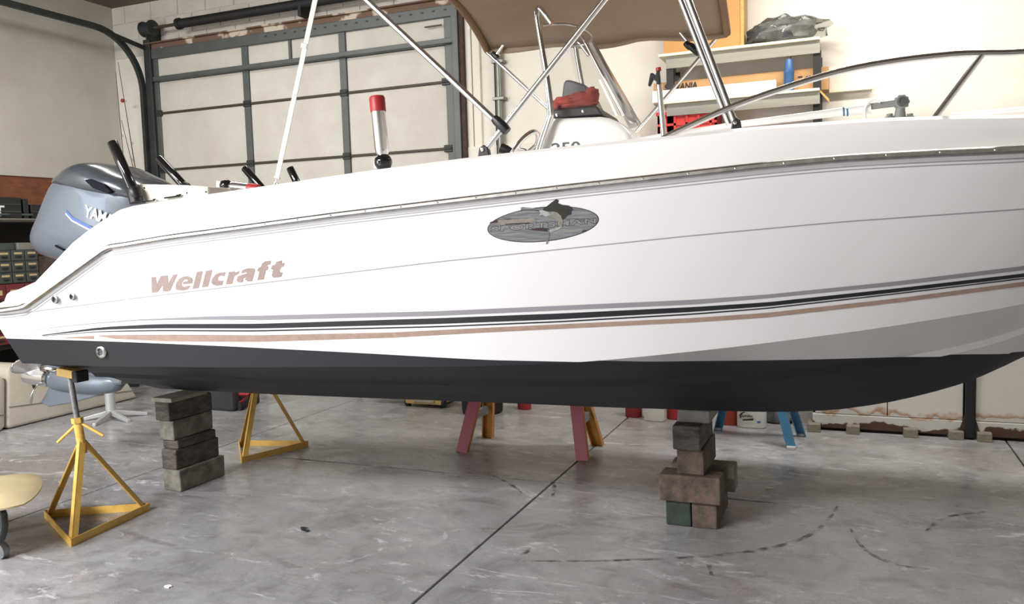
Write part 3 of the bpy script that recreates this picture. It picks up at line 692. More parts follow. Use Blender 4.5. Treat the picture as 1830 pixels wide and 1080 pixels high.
def profile(s):
    """starboard outline from the rail down to the keel: (half breadth, z, row kind)"""
    r, g_, c, n, k = Zr(s), Zg(s), Zc(s), Zn(s), Zk(s); B, C_, N = Bg(s), Bc(s), Kb(s)
    top = r-.012; n = min(n, top-.075); c = min(c, n-.05); c = max(c, k+.004); n = max(n, c+.004)
    line = lambda z: (B-.008)+(C_-B+.008)*((top-z)/max(top-c, 1e-3))
    g1 = top-.030
    p = [(B-.008, top), (line(g1), g1), (line(g1-.004), g1-.004), (line(g1-.008), g1-.008), (line(g1-.016), g1-.016), (line(g1-.02), g1-.02), (line(g1-.024), g1-.024)]
    p += [(line(n+.006), n+.006), (line(n), n), (line(n-.006), n-.006)]
    for t in (.3, .6): z = n-.006+(c-n+.006)*t; p.append((line(z), z))
    p += [(C_, c), (max(C_-.055, 0), c-.004-.0*s)]
    C2 = max(C_-.055, 0); c2 = c-.004
    bow = min(max((s-3.0)/2.2, 0), 1)
    for t in (.18, .42):
        p.append((C2*(1-t), c2+(k-c2)*t+ .012*math.sin(PI*t)))
    t = .46; sb = C2*(1-t); szz = c2+(k-c2)*t
    p += [(sb+.012, szz-.004), (max(sb-.045, 0), szz-.008-.0), (C2*(1-.6), c2+(k-c2)*.6+.006)]
    t = .74; sb = C2*(1-t); szz = c2+(k-c2)*t
    p += [(sb+.01, szz-.004), (max(sb-.035, 0), szz-.006), (C2*.1, c2+(k-c2)*.9+.002), (0, k)]
    return p
ss = [S0, S0+.05]+[.0+.1*i for i in range(0, 68)]+[6.75, 6.82, 6.9, 6.97, 7.04, 7.1, 7.15, 7.2]
ss = sorted(set(round(x, 3) for x in ss if x >= S0))
hm = MB(); rows_s, rows_p = [], []
for s in ss:
    pr = profile(s); rows_s.append([(s, -b, z) for b, z in pr]); rows_p.append([(s, b, z) for b, z in pr])
hm.grid(rows_s); hm.grid(rows_p)
tr = rows_s[0]+rows_p[0][::-1][1:]
n = len(rows_s[0]); mid = [((S0), 0, a[2]) for a in rows_s[0]]
hm.grid([rows_s[0], mid, rows_p[0]])
hull = hm.build('hull', 'hull_paint', boat, smooth=9)
hull['label'] = 'white hull side with black painted bottom'
att = hull.data.attributes.new('above_paint', 'FLOAT', 'POINT')
att.data.foreach_set('value', [v.co.z-Zp(v.co.x) for v in hull.data.vertices])

def side_b(s, z):
    pr = profile(s)
    for (b0, z0), (b1, z1) in zip(pr, pr[1:]):
        if z1 <= z <= z0 and z0 > z1: return b0+(b1-b0)*(z0-z)/(z0-z1)
    return pr[0][0] if z > pr[0][1] else pr[12][0]
def hit(u, v, off=.002):
    s, z = 2.0, 1.4
    for _ in range(25): P = bl(u, v, -(side_b(s, z)+off)); s, z = .4*s+.6*P.x, .4*z+.6*P.z
    return bl(u, v, -(side_b(s, z)+off))

# deck moulding: side, cap, liner, sole
dm = MB(); CH = .62; FD = 4.55
def dprof(s, sole):
    B = Bg(s); g = Gb(s); r = Zr(s)+.012; zg = max(Zg(s), r+.03); inn = max(g-.24, .0)
    sole = min(sole, zg); low = max(min(inn*.99, Bc(s)-.04), 0) if sole < zg-.2 else inn*.99
    return [(max(B-.004, .0), r), (max(g+.030, 0), zg-.05), (max(g+.012, 0), zg-.014), (max(g-.012, 0), zg), (max(inn+.02, 0), zg+.004), (inn, zg-.01), (low, sole+.02), (max(low-.03, 0), sole), (0, sole+(.05 if s > FD else 0))]
st = [(s, 1.34) for s in ss if s < CH]+[(CH, 1.34), (CH+.001, 1.26)]+[(s, 1.26) for s in ss if CH < s < FD]+[(FD, 1.26), (FD+.001, 9)]+[(s, 9) for s in ss if s > FD]
R1 = [[(s, -b, z) for b, z in dprof(s, so)] for s, so in st]; R2_ = [[(s, b, z) for b, z in dprof(s, so)] for s, so in st]
dm.grid(R1); dm.grid(R2_)
dm.grid([R1[0], [(S0, 0, p[2]) for p in R1[0]], R2_[0]])
dm.build('deck', 'deck_white', boat, smooth=28)

# rub rail: metal strip with screws
rr = MB(); rw = []
for s in [x for x in np.arange(S0, 7.2, .04)]+[7.2]:
    B = Bg(s); z = Zr(s)
    rw.append([(s, -(B-.008), z-.015), (s, -(B+.010), z-.013), (s, -(B+.018), z-.006), (s, -(B+.018), z+.005), (s, -(B+.010), z+.012), (s, -(B-.008), z+.014)])
rr.grid(rw); rr.grid([[(a, -b, c) for a, b, c in r_] for r_ in rw])
rail = rr.build('rub_rail', 'rail_metal', boat, smooth=35)
sm = MB().lathe([(.004, 0), (.004, .002), (.002, .003)], (0, 0, 0), (0, -1, 0), 8)
first = None
for s in np.arange(.75, 4.9, .17):
    if first is None: first = sm.build('screw', 'stainless', rail); o = first
    else: o = first.copy(); col.objects.link(o)
    o.location = (s, -(Bg(s)+.0175), Zr(s))
# hull stripes
def strip(name, m, upper, lower, off=.0012, n=60):
    xs = np.linspace(upper[0][0], upper[-1][0], n); a = np.interp(xs, [p[0] for p in upper], [p[1] for p in upper]); b = np.interp(xs, [p[0] for p in lower], [p[1] for p in lower])
    r0 = []
    for x, y0, y1 in zip(xs, a, b): r0.append([hit(x, y0, off), hit(x, (y0+y1)/2, off), hit(x, y1, off)])
    return MB().grid(r0).build(name, m, boat, smooth=40)
E1 = 1905
strip('grey_stripe', 'stripe_grey', [(60, 590), (140, 580), (250, 571), (380, 565.5), (460, 564.5), (780, 556.5), (1240, 536), (1370, 526.8), (1600, 503.5), (1830, 475.8), (E1, 466)],
      [(60, 590.6), (140, 581), (250, 573), (380, 571.5), (460, 572.5), (780, 565), (1240, 544.5), (1370, 533.5), (1600, 511), (1830, 483), (E1, 473.5)])
strip('black_stripe', 'stripe_black', [(75, 599), (180, 585), (280, 579.5), (460, 579), (780, 569), (1000, 560.5), (1240, 549), (1370, 540.7), (1600, 516), (1830, 489), (E1, 479.5)],
      [(75, 600), (180, 589.5), (280, 587), (460, 587.5), (780, 579.5), (1000, 571), (1240, 557.5), (1370, 548), (1600, 522.8), (1830, 495.4), (E1, 486)])
strip('thin_black_stripe', 'stripe_black', [(75, 600.6), (180, 592), (280, 590), (460, 590.5), (780, 583), (1000, 574), (1240, 560.3), (1370, 550.3), (1600, 524.6), (1830, 497), (E1, 488)],
      [(75, 601.2), (180, 593.5), (280, 592.3), (460, 593), (780, 585.5), (1000, 576.5), (1240, 562.8), (1370, 552.5), (1600, 526.5), (1830, 499), (E1, 490)])
strip('tan_stripe', 'stripe_tan', [(176, 599.5), (300, 598.3), (460, 599.5), (700, 594.5), (870, 586), (1240, 568.5), (1370, 559.5), (1600, 534), (1830, 504), (E1, 494)],
      [(176, 601), (200, 605.8), (300, 610.5), (460, 611.5), (700, 604), (870, 594.5), (1240, 576.5), (1370, 567.8), (1600, 541.5), (1830, 511.8), (E1, 502)])
strip('tan_stripe', 'stripe_tan', [(112, 603.8), (168, 600.5)], [(112, 604.5), (168, 606.3)], n=6)
# moulded step lines: their shadow painted as thin grey strips on the flat hull
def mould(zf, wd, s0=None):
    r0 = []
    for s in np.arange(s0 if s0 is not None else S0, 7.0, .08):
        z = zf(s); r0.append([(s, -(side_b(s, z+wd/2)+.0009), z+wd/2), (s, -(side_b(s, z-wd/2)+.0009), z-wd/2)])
    MB().grid(r0).build('mould_shade_line', 'mould_shade_grey', boat, smooth=40)
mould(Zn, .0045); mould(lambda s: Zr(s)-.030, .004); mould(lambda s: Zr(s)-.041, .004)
# lettering on the hull
GL = (
 [(133, 362), (188, 362), (192, 445), (245, 350), (325, 342), (330, 435), (390, 335), (440, 328), (350, 525), (268, 532), (266, 455), (205, 540), (138, 548)],
 [(415, 480), (425, 430), (460, 382), (510, 355), (565, 352), (605, 370), (618, 400), (608, 436), (504, 446), (502, 419), (558, 409), (556, 391), (530, 388), (507, 403), (488, 430), (487, 465), (520, 476), (570, 463), (592, 468), (560, 505), (500, 520), (450, 518), (420, 505)],
 [(665, 302), (733, 292), (685, 492), (612, 500)], [(770, 290), (845, 278), (795, 472), (722, 485)],
 [(1000, 305), (985, 352), (945, 345), (915, 362), (905, 390), (925, 405), (975, 405), (960, 455), (905, 465), (855, 455), (833, 425), (845, 380), (880, 335), (930, 310)],
 [(1040, 302), (1110, 295), (1105, 312), (1165, 290), (1150, 325), (1110, 345), (1095, 370), (1078, 440), (1002, 450)],
 [(1205, 275), (1260, 258), (1330, 260), (1347, 278), (1310, 410), (1245, 415), (1252, 398), (1225, 402), (1238, 368), (1206, 380), (1205, 408), (1195, 425), (1150, 425), (1125, 400), (1145, 352), (1200, 332), (1252, 318), (1240, 308), (1188, 318), (1190, 290)],
 [(1372, 275), (1390, 250), (1410, 245), (1425, 205), (1460, 178), (1530, 170), (1520, 215), (1490, 220), (1485, 235), (1500, 240), (1490, 280), (1470, 285), (1445, 390), (1370, 400), (1395, 295), (1372, 295)],
 [(1545, 225), (1580, 218), (1590, 185), (1660, 165), (1655, 205), (1690, 195), (1680, 235), (1650, 245), (1630, 290), (1640, 310), (1665, 305), (1655, 355), (1620, 368), (1560, 370), (1540, 345), (1555, 275), (1530, 270)])
mb = MB()
for g in GL:
    P = [hit(250+x/6.536, 440+y/6.536, .0012) for x, y in g]; mb.add(P, [tuple(range(len(P)))])
o = mb.build('lettering', 'lettering_tan', boat); o['label'] = 'tan brand lettering on the stern quarter'
# oval emblem
def zp(x, y): return (850+x/7.625, 340+y/7.625)
def ell(rx, ry, n=56):
    cx, cy = 970.5, 401.5-.5; t = math.atan2(-19.5, 200); o = []
    for k in range(n):
        a = 2*PI*k/n; x, y = rx*math.cos(a), ry*math.sin(a); o.append((cx+x*math.cos(t)-y*math.sin(t), cy+x*math.sin(t)+y*math.cos(t)))
    return o
def ploy(name, m, px, off, parent):
    P = [hit(u, v, off) for u, v in px]; return MB().add(P, [tuple(range(len(P)))]).build(name, m, parent)
em = ploy('oval_emblem', 'decal_black', ell(100, 31), .0010, boat); em['label'] = 'oval grey sailfish emblem on the hull side'
ploy('emblem_field', 'decal_grey', ell(98.6, 29.7), .0013, em)
vs, fs, asp = textmesh('SPORTSMAN', bold=.02, space=1.15)
ox, oy = zp(215, 572); ex, ey = zp(1640, 450)
v2, f2, _a = textmesh('SPORTSMAN', bold=.05, space=1.15)
MB().add([hit(ox+(ex-ox)*(x*1.01-.005), oy+(ey-oy)*x+.8-10.8*y, .00145) for x, y in v2], f2).build('emblem_lettering', 'decal_black', em)
MB().add([hit(ox+(ex-ox)*x, oy+(ey-oy)*x-9.2*y, .0016) for x, y in vs], fs).build('emblem_lettering', 'decal_letter', em)
for nm, m, pts, off in (
  ('maroon_patch', 'decal_maroon', [(190, 440), (300, 400), (480, 390), (490, 402), (300, 412), (300, 440), (200, 452)], .0034),
  ('maroon_patch', 'decal_maroon', [(1440, 560), (1470, 545), (1540, 545), (1460, 570)], .0034),
  ('maroon_patch', 'decal_maroon', [(710, 540), (850, 515), (1000, 520), (1000, 570), (870, 555)], .0034),
  ('worn_plate', 'decal_sand', [(300, 410), (350, 400), (480, 402), (500, 392), (700, 390), (810, 375), (815, 430), (720, 440), (500, 450), (400, 460), (310, 475)], .0036),
  ('worn_shadow', 'decal_black', [(400, 466), (500, 455), (720, 443), (735, 452), (520, 466), (400, 476)], .0037),
  ('caption_band', 'decal_letter', [(1065, 565), (1460, 522), (1460, 555), (1065, 598)], .0034),
  ('sail_fin', 'decal_olive', [(915, 255), (975, 215), (1030, 170), (1100, 120), (1130, 140), (1115, 175), (1180, 200), (1270, 210), (1310, 240), (1330, 265), (1305, 280), (1300, 330), (1250, 345), (1225, 375), (1190, 405), (1165, 345), (1100, 295), (1000, 290), (925, 275)], .004),
  ('fish_body', 'decal_sand', [(960, 300), (1060, 290), (1120, 310), (1160, 350), (1190, 420), (1180, 490), (1140, 500), (1140, 440), (1100, 400), (1050, 372), (960, 352)], .0042),
  ('fish_head', 'decal_silver', [(862, 282), (900, 268), (990, 300), (1012, 330), (960, 360), (905, 335), (862, 348), (885, 312)], .0044),
  ('bill', 'decal_grey', [(612, 240), (640, 232), (770, 245), (890, 262), (890, 280), (760, 264), (620, 268)], .0044),
  ('bill_edge', 'decal_black', [(612, 262), (620, 268), (760, 264), (890, 280), (890, 290), (760, 272), (618, 276)], .0043),
  ('tail_fin', 'decal_silver', [(1000, 545), (1090, 515), (1170, 495), (1185, 510), (1080, 555), (1030, 578), (1008, 574)], .0042),
  ('fin_ray', 'decal_grey', [(982, 530), (1000, 560), (1003, 640), (978, 730), (955, 737), (962, 700), (984, 640), (984, 560)], .0044)):
    ploy(nm, m, [zp(*p) for p in pts], off*.7-.0004, em)
# through-hull fittings
def fitting(u, v, r, label):
    p = hit(u, v, 0); nrm = Vector((0, -1, 0))
    f_ = MB().lathe([(r*.5, .0), (r, 0), (r, .004), (r*.85, .010), (r*.55, .013), (r*.48, .006), (r*.45, .002)], p, nrm, 20).build('through_hull_fitting', 'fitting_metal', boat, smooth=35)
    MB().lathe([(r*.47, .003), (r*.47, .0045), (.001, .0046)], p, nrm, 16).build('drain_hole', 'black_plastic', f_)
fitting(100, 535, .024, ''); fitting(131, 530, .021, ''); fitting(181.5, 628.5, .036, '')

# ------------------------------------------------------------------ outboard motor (tilted)
def pillow(prof, hwid, yc=0, p=4, n=9, nf=1.0):
    c = Vector((sum(a[0] for a in prof)/len(prof), 0, sum(a[1] for a in prof)/len(prof))); rws = []
    for j in range(n+1):
        t = -1+2*j/n; t = math.copysign(abs(t)**.6, t)*.985; sc = max(1-abs(t)**p, 0)**(1/p)*nf+(1-nf)
        rws.append([Vector((c.x+(a[0]-c.x)*sc, yc+hwid*t, c.z+(a[1]-c.z)*sc)) for a in prof])
    m = MB().grid(rws, True); k = len(prof); m.f.append(tuple(range(k))); m.f.append(tuple(n*k+i for i in range(k-1, -1, -1))); return m
def pf(px, y=0): return [(bl(u, v, y).x, bl(u, v, y).z) for u, v in px]
def smoothprof(px, n=4):
    P = [Vector((u, v, 0)) for u, v in px]; P2 = P[-2:]+P+P[:2]; out = []
    q = smoothpath(P2, n)
    return [(a.x, a.y) for a in q[2*n:(len(P)+2)*n]]
mo = MB()
pm = bl(205, 500, 0); 
cowl_px = [(88, 426), (94, 408), (101, 393), (113, 362), (126, 333), (140, 315), (161, 299), (186, 293), (214, 297), (243, 311), (275, 326), (290, 345), (290, 385), (278, 425), (255, 455), (200, 470), (150, 470), (104, 457), (90, 441)]
tiltax = (bl(186, 293, 0)-bl(200, 470, 0)).normalized()
# midsection (the motor's own object)
c0 = bl(190, 460, 0); c1 = bl(150, 650, 0)
mid_prof = pf([(130, 462), (245, 462), (225, 560), (205, 655), (120, 655), (118, 560)])
motor = pillow(mid_prof, .14, 0, 4, 8).build('outboard_motor', 'motor_dark', boat, smooth=40); motor['label'] = 'blue grey outboard motor tilted on the transom'
cw_ = pillow(pf(smoothprof(cowl_px, 2)), .275, 0, 3.4, 16).build('cowling', 'motor_blue_grey', motor, smooth=50)
yc = -.272
# dark upper shell and details follow the cowling side
def cowlpoly(name, m, px, y, th=.004):
    P = [bl(u, v, y) for u, v in px]; return MB().prism(P, (0, -th, 0)).build(name, m, cw_)
def cowl_off(p, grow=1.0): return p
top_px = [(128, 332), (141, 316), (162, 300), (186, 294), (214, 298), (243, 312), (275, 327), (289, 345), (289, 362), (230, 358), (190, 352), (165, 345)]
pillow([(a*1.0, b+.006) for a, b in pf(smoothprof(top_px, 2))], .282, 0, 3.4, 16).build('cowling_cap', 'motor_dark', cw_, smooth=50)
YV = -.262
def onside(px, y): return [bl(u, v, y) for u, v in px]
MB().prism(onside([(150, 322), (160, 320), (185, 330), (198, 343), (192, 346), (165, 336)], -.296), (0, .06, 0)).build('air_vent', 'motor_vent', cw_, bevel=.004)
MB().prism(onside([(133, 325), (140, 321), (146, 326), (140, 334), (134, 332)], -.25), (0, .1, 0)).build('air_vent', 'motor_vent', cw_, bevel=.004)
vs, fs, asp = textmesh('YAMAHA', bold=.03, space=.95)
MB().add([bl(149.5+78*x+3*y, 385+29*x-20*y+1, -.2725)+Vector((0, -.002, 0)) for x, y in vs], fs).build('lettering', 'white_print', cw_)
strp = [(118, 375), (130, 388), (147, 397), (165, 406), (190, 416)]
MB().grid([[bl(u, v, -.274), bl(u-1, v+5, -.274)] for u, v in strp]).build('side_stripe', 'motor_blue_stripe', cw_)
MB().grid([[bl(u-1, v+5.5, -.274), bl(u-1.5, v+8, -.274)] for u, v in strp]).build('side_stripe', 'white_print', cw_)
MB().prism(onside([(98, 438), (112, 446), (112, 448), (98, 441)], -.268), (0, .05, 0)).build('seam_slot', 'motor_vent', cw_)
# gearcase, cavitation plate, skeg, propeller
gc = pillow(pf(smoothprof([(88, 668), (110, 660), (150, 662), (195, 668), (222, 680), (215, 698), (190, 704), (150, 703), (110, 698), (88, 690)], 2)), .085, 0, 2.2, 10).build('gearcase', 'motor_blue_grey', motor, smooth=50)
MB().prism(onside([(78, 653), (240, 660), (240, 665), (80, 657)], -.13), (0, .26, 0)).build('cavitation_plate', 'motor_blue_grey', motor, bevel=.004)
MB().prism(onside([(110, 658), (225, 662), (215, 690), (120, 690)], -.05), (0, .10, 0)).build('strut', 'motor_blue_grey', motor, bevel=.02)
MB().prism(onside([(88, 690), (72, 720), (86, 728), (128, 721), (188, 704), (150, 690)], -.016), (0, .032, 0)).build('skeg', 'motor_blue_grey', motor, bevel=.008)
pc = bl(62, 673, 0); pa = (bl(62, 673, 0)-bl(150, 684, 0)).normalized()
prop = MB().lathe([(.05, -.14), (.062, -.13), (.062, .02), (.055, .07), (.035, .08)], pc, pa, 20).build('propeller', 'stainless', motor, smooth=40)
ux = pa.cross(Vector((0, 1, 0))).normalized(); uy = Vector((0, 1, 0))
for a0 in (math.radians(95), math.radians(215), math.radians(335)):
    rws = []
    for i in range(9):
        r = .05+.15*i/8; wdt = 1.25*math.sin(PI*min(.12+i/8*.86, 1))**.6+.06
        row = []
        for j in range(7):
            t = (j/6-.5)*wdt; an = a0+t*.9*(1-.25*i/8)+.25*i/8
            row.append(pc+(ux*math.cos(an)+uy*math.sin(an))*r+pa*(t*.11+.03*i/8-.03))
        rws.append(row)
    MB().grid(rws).build('blade', 'stainless', prop, smooth=60, solid=.006)
MB().prism(onside([(212, 440), (262, 420), (275, 470), (268, 560), (236, 560)], -.11), (0, .22, 0)).build('clamp_bracket', 'motor_dark', motor, bevel=.01)

# ------------------------------------------------------------------ stern board, rod holders, folding holders
tb = MB().prism([bl(u, v, -.55) for u, v in ((247, 329), (249, 333), (257, 363), (372, 352), (371, 334), (330, 331))], (.02, .22, 0)).build('transom_board', 'cream_white', boat, bevel=.012)
MB().tube([bl(255, 361, -.565), bl(275, 358.5, -.565), bl(278, 356, -.565), bl(274, 356.5, -.565)], .004, 6).build('grab_hook', 'black_plastic', tb)
MB().tube([bl(294, 354, -.565), bl(320, 350.5, -.565), bl(323, 348, -.565), bl(315, 350, -.565)], .005, 6).build('grab_hook', 'black_plastic', tb)
for u, v in ((258, 336), (334, 345), (368, 343)): MB().lathe([(.005, 0), (.005, .002), (.001, .003)], bl(u, v, -.551), (0, -1, 0), 8).build('screw', 'steel_black', tb)
def rodholder(a, b, r, label, m='black_gloss', cup=True):
    a = Vector(a); b = Vector(b); d = (b-a).normalized()
    L_ = (b-a).length
    h = MB().lathe([(r*.8, 0), (r, .01), (r, L_-.004), (r*.9, L_), (r*.8, L_), (r*.8, L_-.05)], a, d, 18).build('rod_holder', m, boat, smooth=40); h['label'] = label
    if cup: MB().lathe([(r*1.1, -.02), (r*1.3, 0), (r*1.3, .03), (r*1.05, .05)], a, d, 16).build('base_cup', 'black_plastic', h, smooth=40)
    MB().lathe([(r*.79, L_-.006), (.001, L_-.005)], a, d, 12).build('bore', 'black_plastic', h)
    return h
ysb = -.60
h = rodholder(bl(243, 350, ysb), bl(200.5, 254, ysb), .030, 'black rod holder beside the motor, tallest of four')
MB().tube([bl(239, 344, ysb), bl(244, 362, ysb)], .038, 14).build('clamp', 'black_plastic', h, smooth=40)
rodholder(bl(336, 340, -.1), bl(284, 283, -.1), .027, 'black rod holder leaning behind the stern board')
rodholder(bl(478, 348, .3), bl(437, 300, .3), .026, 'black rod holder leaning behind the near gunwale')
rodholder(bl(538, 342, .5), bl(518, 300, .5), .026, 'short black rod holder nearest the strap')
def ballholder(c, d, L_, r, label, leg):
    d = Vector(d).normalized(); c = Vector(c)
    b_ = MB().ball(c, r*1.25, 18, 12).build('ball_mount_holder', 'black_gloss', boat, smooth=60); b_['label'] = label
    MB().lathe([(r*.5, .0), (r*.55, r*.8), (r*.9, r*1.3), (r, r*1.8), (r, L_), (r*.85, L_+.002)], c, d, 20).build('tube', 'aluminium', b_, smooth=40)
    MB().lathe([(r*1.08, L_-.04), (r*1.1, L_+.02), (r*.95, L_+.03), (.001, L_+.031)], c, d, 20).build('red_cap', 'plastic_red', b_, smooth=40)
    MB().tube(leg, r*.7, 12).build('mount_post', 'deck_white', b_, smooth=40)
gy = -1.02
c = bl(685, 290, gy); t = bl(674.5, 184, gy)
ballholder(c, t-c, (t-c).length, .033, 'upright chrome holder with red cap and black ball joint', [bl(677, 301, gy+.02), bl(677, 288, gy+.02)])
c = bl(404, 332, -.35); t = bl(452, 338, -.35)
ballholder(c, t-c, .2, .030, 'folded down holder with black ball joint near the stern', [bl(393, 344, -.33), bl(393, 324, -.33)])

# ------------------------------------------------------------------ console, windshield, wheel
YC0 = -.36
cp = [bl(u, v, YC0) for u, v in ((962, 268), (986, 211), (1070, 207.5), (1088, 210), (1106, 218), (1121, 231), (1128, 243))]
P_ = [(p.x, p.z) for p in cp]+[(cp[-1].x+.03, 1.06), (cp[0].x-.05, 1.06)]
con = MB().prism([(a, YC0, b) for a, b in P_], (0, -2*YC0, 0)).build('console', 'deck_white', boat, bevel=.03, seg=3, smooth=40)
con['label'] = 'white centre console with windshield'
vs, fs, asp = textmesh('250', bold=.02)
MB().add([bl(985+52*x, 275-4*x-19*y, YC0-.002) for x, y in vs], fs).build('lettering', 'frame_grey', con)
A = bl(988, 211, YC0+.02); Bq = bl(1074, 206, YC0+.02); T_ = bl(988, 47, -.22); zt2 = T_.z; xfc = Bq.x+.20
def ushape(xa, xf, xc, y, z, n=18):
    o = [Vector((xa, -y, z)), Vector(((xa+xf)/2, -y, z))]
    for k in range(n+1):
        a = -PI/2+PI*k/n; o.append(Vector((xf+(xc-xf)*math.cos(a), y*math.sin(a), z)))
    return o+[Vector(((xa+xf)/2, y, z)), Vector((xa, y, z))]
bot = ushape(A.x, Bq.x-.05, Bq.x+.13, .345, A.z); topu = ushape(T_.x-.04, T_.x+.02, T_.x+.14, .26, zt2)
rws = [[b.lerp(t, k/8) for b, t in zip(bot, topu)] for k in range(9)]
# side panes slope: cut aft upper part by lowering
ws = MB().grid(rws).build('windshield', 'acrylic', con, smooth=60); ws['label'] = 'curved clear acrylic windshield'
MB().tube([r_[7] for r_ in rws], .006, 6).build('windshield_edge', 'stainless', ws, smooth=60)
MB().tube(topu, .006, 6).build('windshield_edge', 'rail_metal', ws, smooth=60)
dp = [bl(u, v, -.28) for u, v in ((988, 212), (988, 196), (1066, 189), (1078, 206))]
MB().prism(dp, (0, .5, 0)).build('dash_pad', 'black_plastic', con, bevel=.008)
for u, v in ((995.5, 206), (1042, 199.5)): MB().lathe([(.008, 0), (.008, .003), (.001, .004)], bl(u, v, -.283), (0, -1, 0), 10).build('stud', 'stainless', con)
MB().prism([bl(u, v, -.12) for u, v in ((1001, 196), (1006, 150), (1010, 142), (1020, 143), (1046, 151), (1066, 192))], (0, .2, 0)).build('screen_housing', 'screen_grey', con, bevel=.012)
lv = thing('life_vest', 'bright red life vest bundled behind the console windshield', 'life vest', toW(bl(1030, 194, -.19)))
q = W(lv)
for u, v, sx, sz, sd in ((1014, 183, .09, .032, 1), (1040, 176, .08, .034, 2), (1057, 172, .04, .045, 3), (998, 189, .035, .026, 4), (1030, 187, .12, .024, 6)):
    q.part(lump(toW(bl(u, v, -.19)), sx, .05, sz, sd, .2, 20, 10, False), 'fold', 'vest_red', smooth=50)
# grab rails on both console sides
gr = [(965, 270), (967.5, 261), (984, 211), (985.5, 201), (978, 141), (961.5, 45), (959.5, 27), (964, 14), (986, 42)]
for yy in (YC0-.035, -YC0+.035):
    p = [bl(u, v, YC0-.035) for u, v in gr]; p = [Vector((a.x, yy, a.z)) for a in p]
    MB().tube(smoothpath(p[:5]+p[5:], 4), .0135, 10).build('grab_rail', 'stainless', con, smooth=50)
p = [bl(u, v, YC0-.03) for u, v in ((959, 268), (981, 205), (975, 141), (967, 95))]
MB().tube(p, .009, 8).build('grab_rail', 'stainless', con, smooth=50)
# steering wheel and throttle
wc = bl(930, 283, -.1); wx = Vector((.55, 0, .83)).normalized(); 
ring = [wc+(Vector((0, 1, 0))*math.cos(2*PI*k/28)+wx*math.sin(2*PI*k/28))*.165 for k in range(29)]
swl = MB().tube(ring, .013, 10, False).build('steering_wheel', 'stainless', con, smooth=60)
for k in (3, 12, 21): MB().cyl(wc, wc+(Vector((0, 1, 0))*math.cos(2*PI*k/28)+wx*math.sin(2*PI*k/28))*.165, .009, 8).build('spoke', 'stainless', swl, smooth=60)
MB().ball(wc, .035).build('hub', 'stainless', swl, smooth=60)
th = MB().tube([bl(896, 265, .1), bl(905, 268, .1), bl(916, 270, .1)], [.03, .028, .012], 12).build('throttle_lever', 'black_plastic', con, smooth=50)
MB().tube([bl(916, 270, .1), bl(925, 266, .1), bl(938, 268, .1), bl(950, 285, .1)], .009, 8).build('control_arm', 'stainless', th, smooth=50)

# ------------------------------------------------------------------ bimini top
YE = 1.03
zq = 2.95
pa_ = bl(868, 84, YE-.02); pfz = bl(1299, 54, YE-.02)
xa_, xf_ = pa_.x, pfz.x; ze = (pa_.z+pfz.z)/2
ny, nx = 24, 20; rws = []
for i in range(nx+1):
    x = xa_+(xf_-xa_)*i/nx; row = []
    for j in range(ny+1):
        y = -YE+2*YE*j/ny; a = abs(y)/YE
        sag = -.035*math.sin(PI*((i/nx*3) % 1))
        z = ze+.16*(1-a**2.6)+sag*(1-a*.5)+.006*math.sin(7*x+5*y)
        z += (pa_.z-ze)*(1-2*i/nx)*(1 if pa_.z > 0 else 0)
        row.append((x+.05*math.sin(PI*j/ny)*(1 if i == 0 else 0), y, z))
    rws.append(row)
can = MB().grid(rws).build('bimini_canvas', 'canvas_tan', boat, smooth=60, solid=.004); can['label'] = 'tan canvas sun top'
for i in (0, nx):
    MB().tube([Vector(p)+Vector((0, 0, -.01)) for p in rws[i]], .024, 10).build('hem_sleeve', 'canvas_hem', can, smooth=60)
for j in (0, ny):
    e = [Vector(r_[j]) for r_ in rws]
    MB().grid([[p for p in e], [p+Vector((0, math.copysign(.012, e[0].y), -.03-.006*math.sin(3+9*p.x))) for p in e]]).build('side_flap', 'canvas_tan', can, smooth=60, solid=.004)
# frame tubes
NY = -1.07
foot = bl(865, 271, NY); ptop = bl(1080, 0, NY); d = ptop-foot; ptop = foot+d*1.12
def both(pts, r, name='frame_tube', m='aluminium', par=None, nearonly=False, faronly=False):
    o = None
    if not faronly: o = MB().tube(pts, r, 12).build(name, m, par or can, smooth=50)
    if not nearonly: MB().tube([Vector((p[0], -p[1], p[2])) for p in pts], r, 12).build(name, m, par or can, smooth=50)
    return o
def upto(a, b, z): a = Vector(a); b = Vector(b); return a+(b-a)*((z-a.z)/(b.z-a.z))
ztopf = ze+.06
mb1 = upto(foot, ptop, ztopf)
both([foot, mb1, mb1+Vector((.04, .10, .05))], .0125, nearonly=True)
ff = Vector((foot.x, -foot.y, foot.z)); MB().tube([ff, upto(ff, Vector((ptop.x, -ptop.y, ptop.z)), ze-.01)], .0125, 12).build('frame_tube', 'aluminium', can, smooth=50)
j1 = bl(895, 225, NY); j2 = upto(j1, bl(655, 0, NY), ze+.02)
both([j1+(j1-j2).normalized()*-.02, j2], .0135)
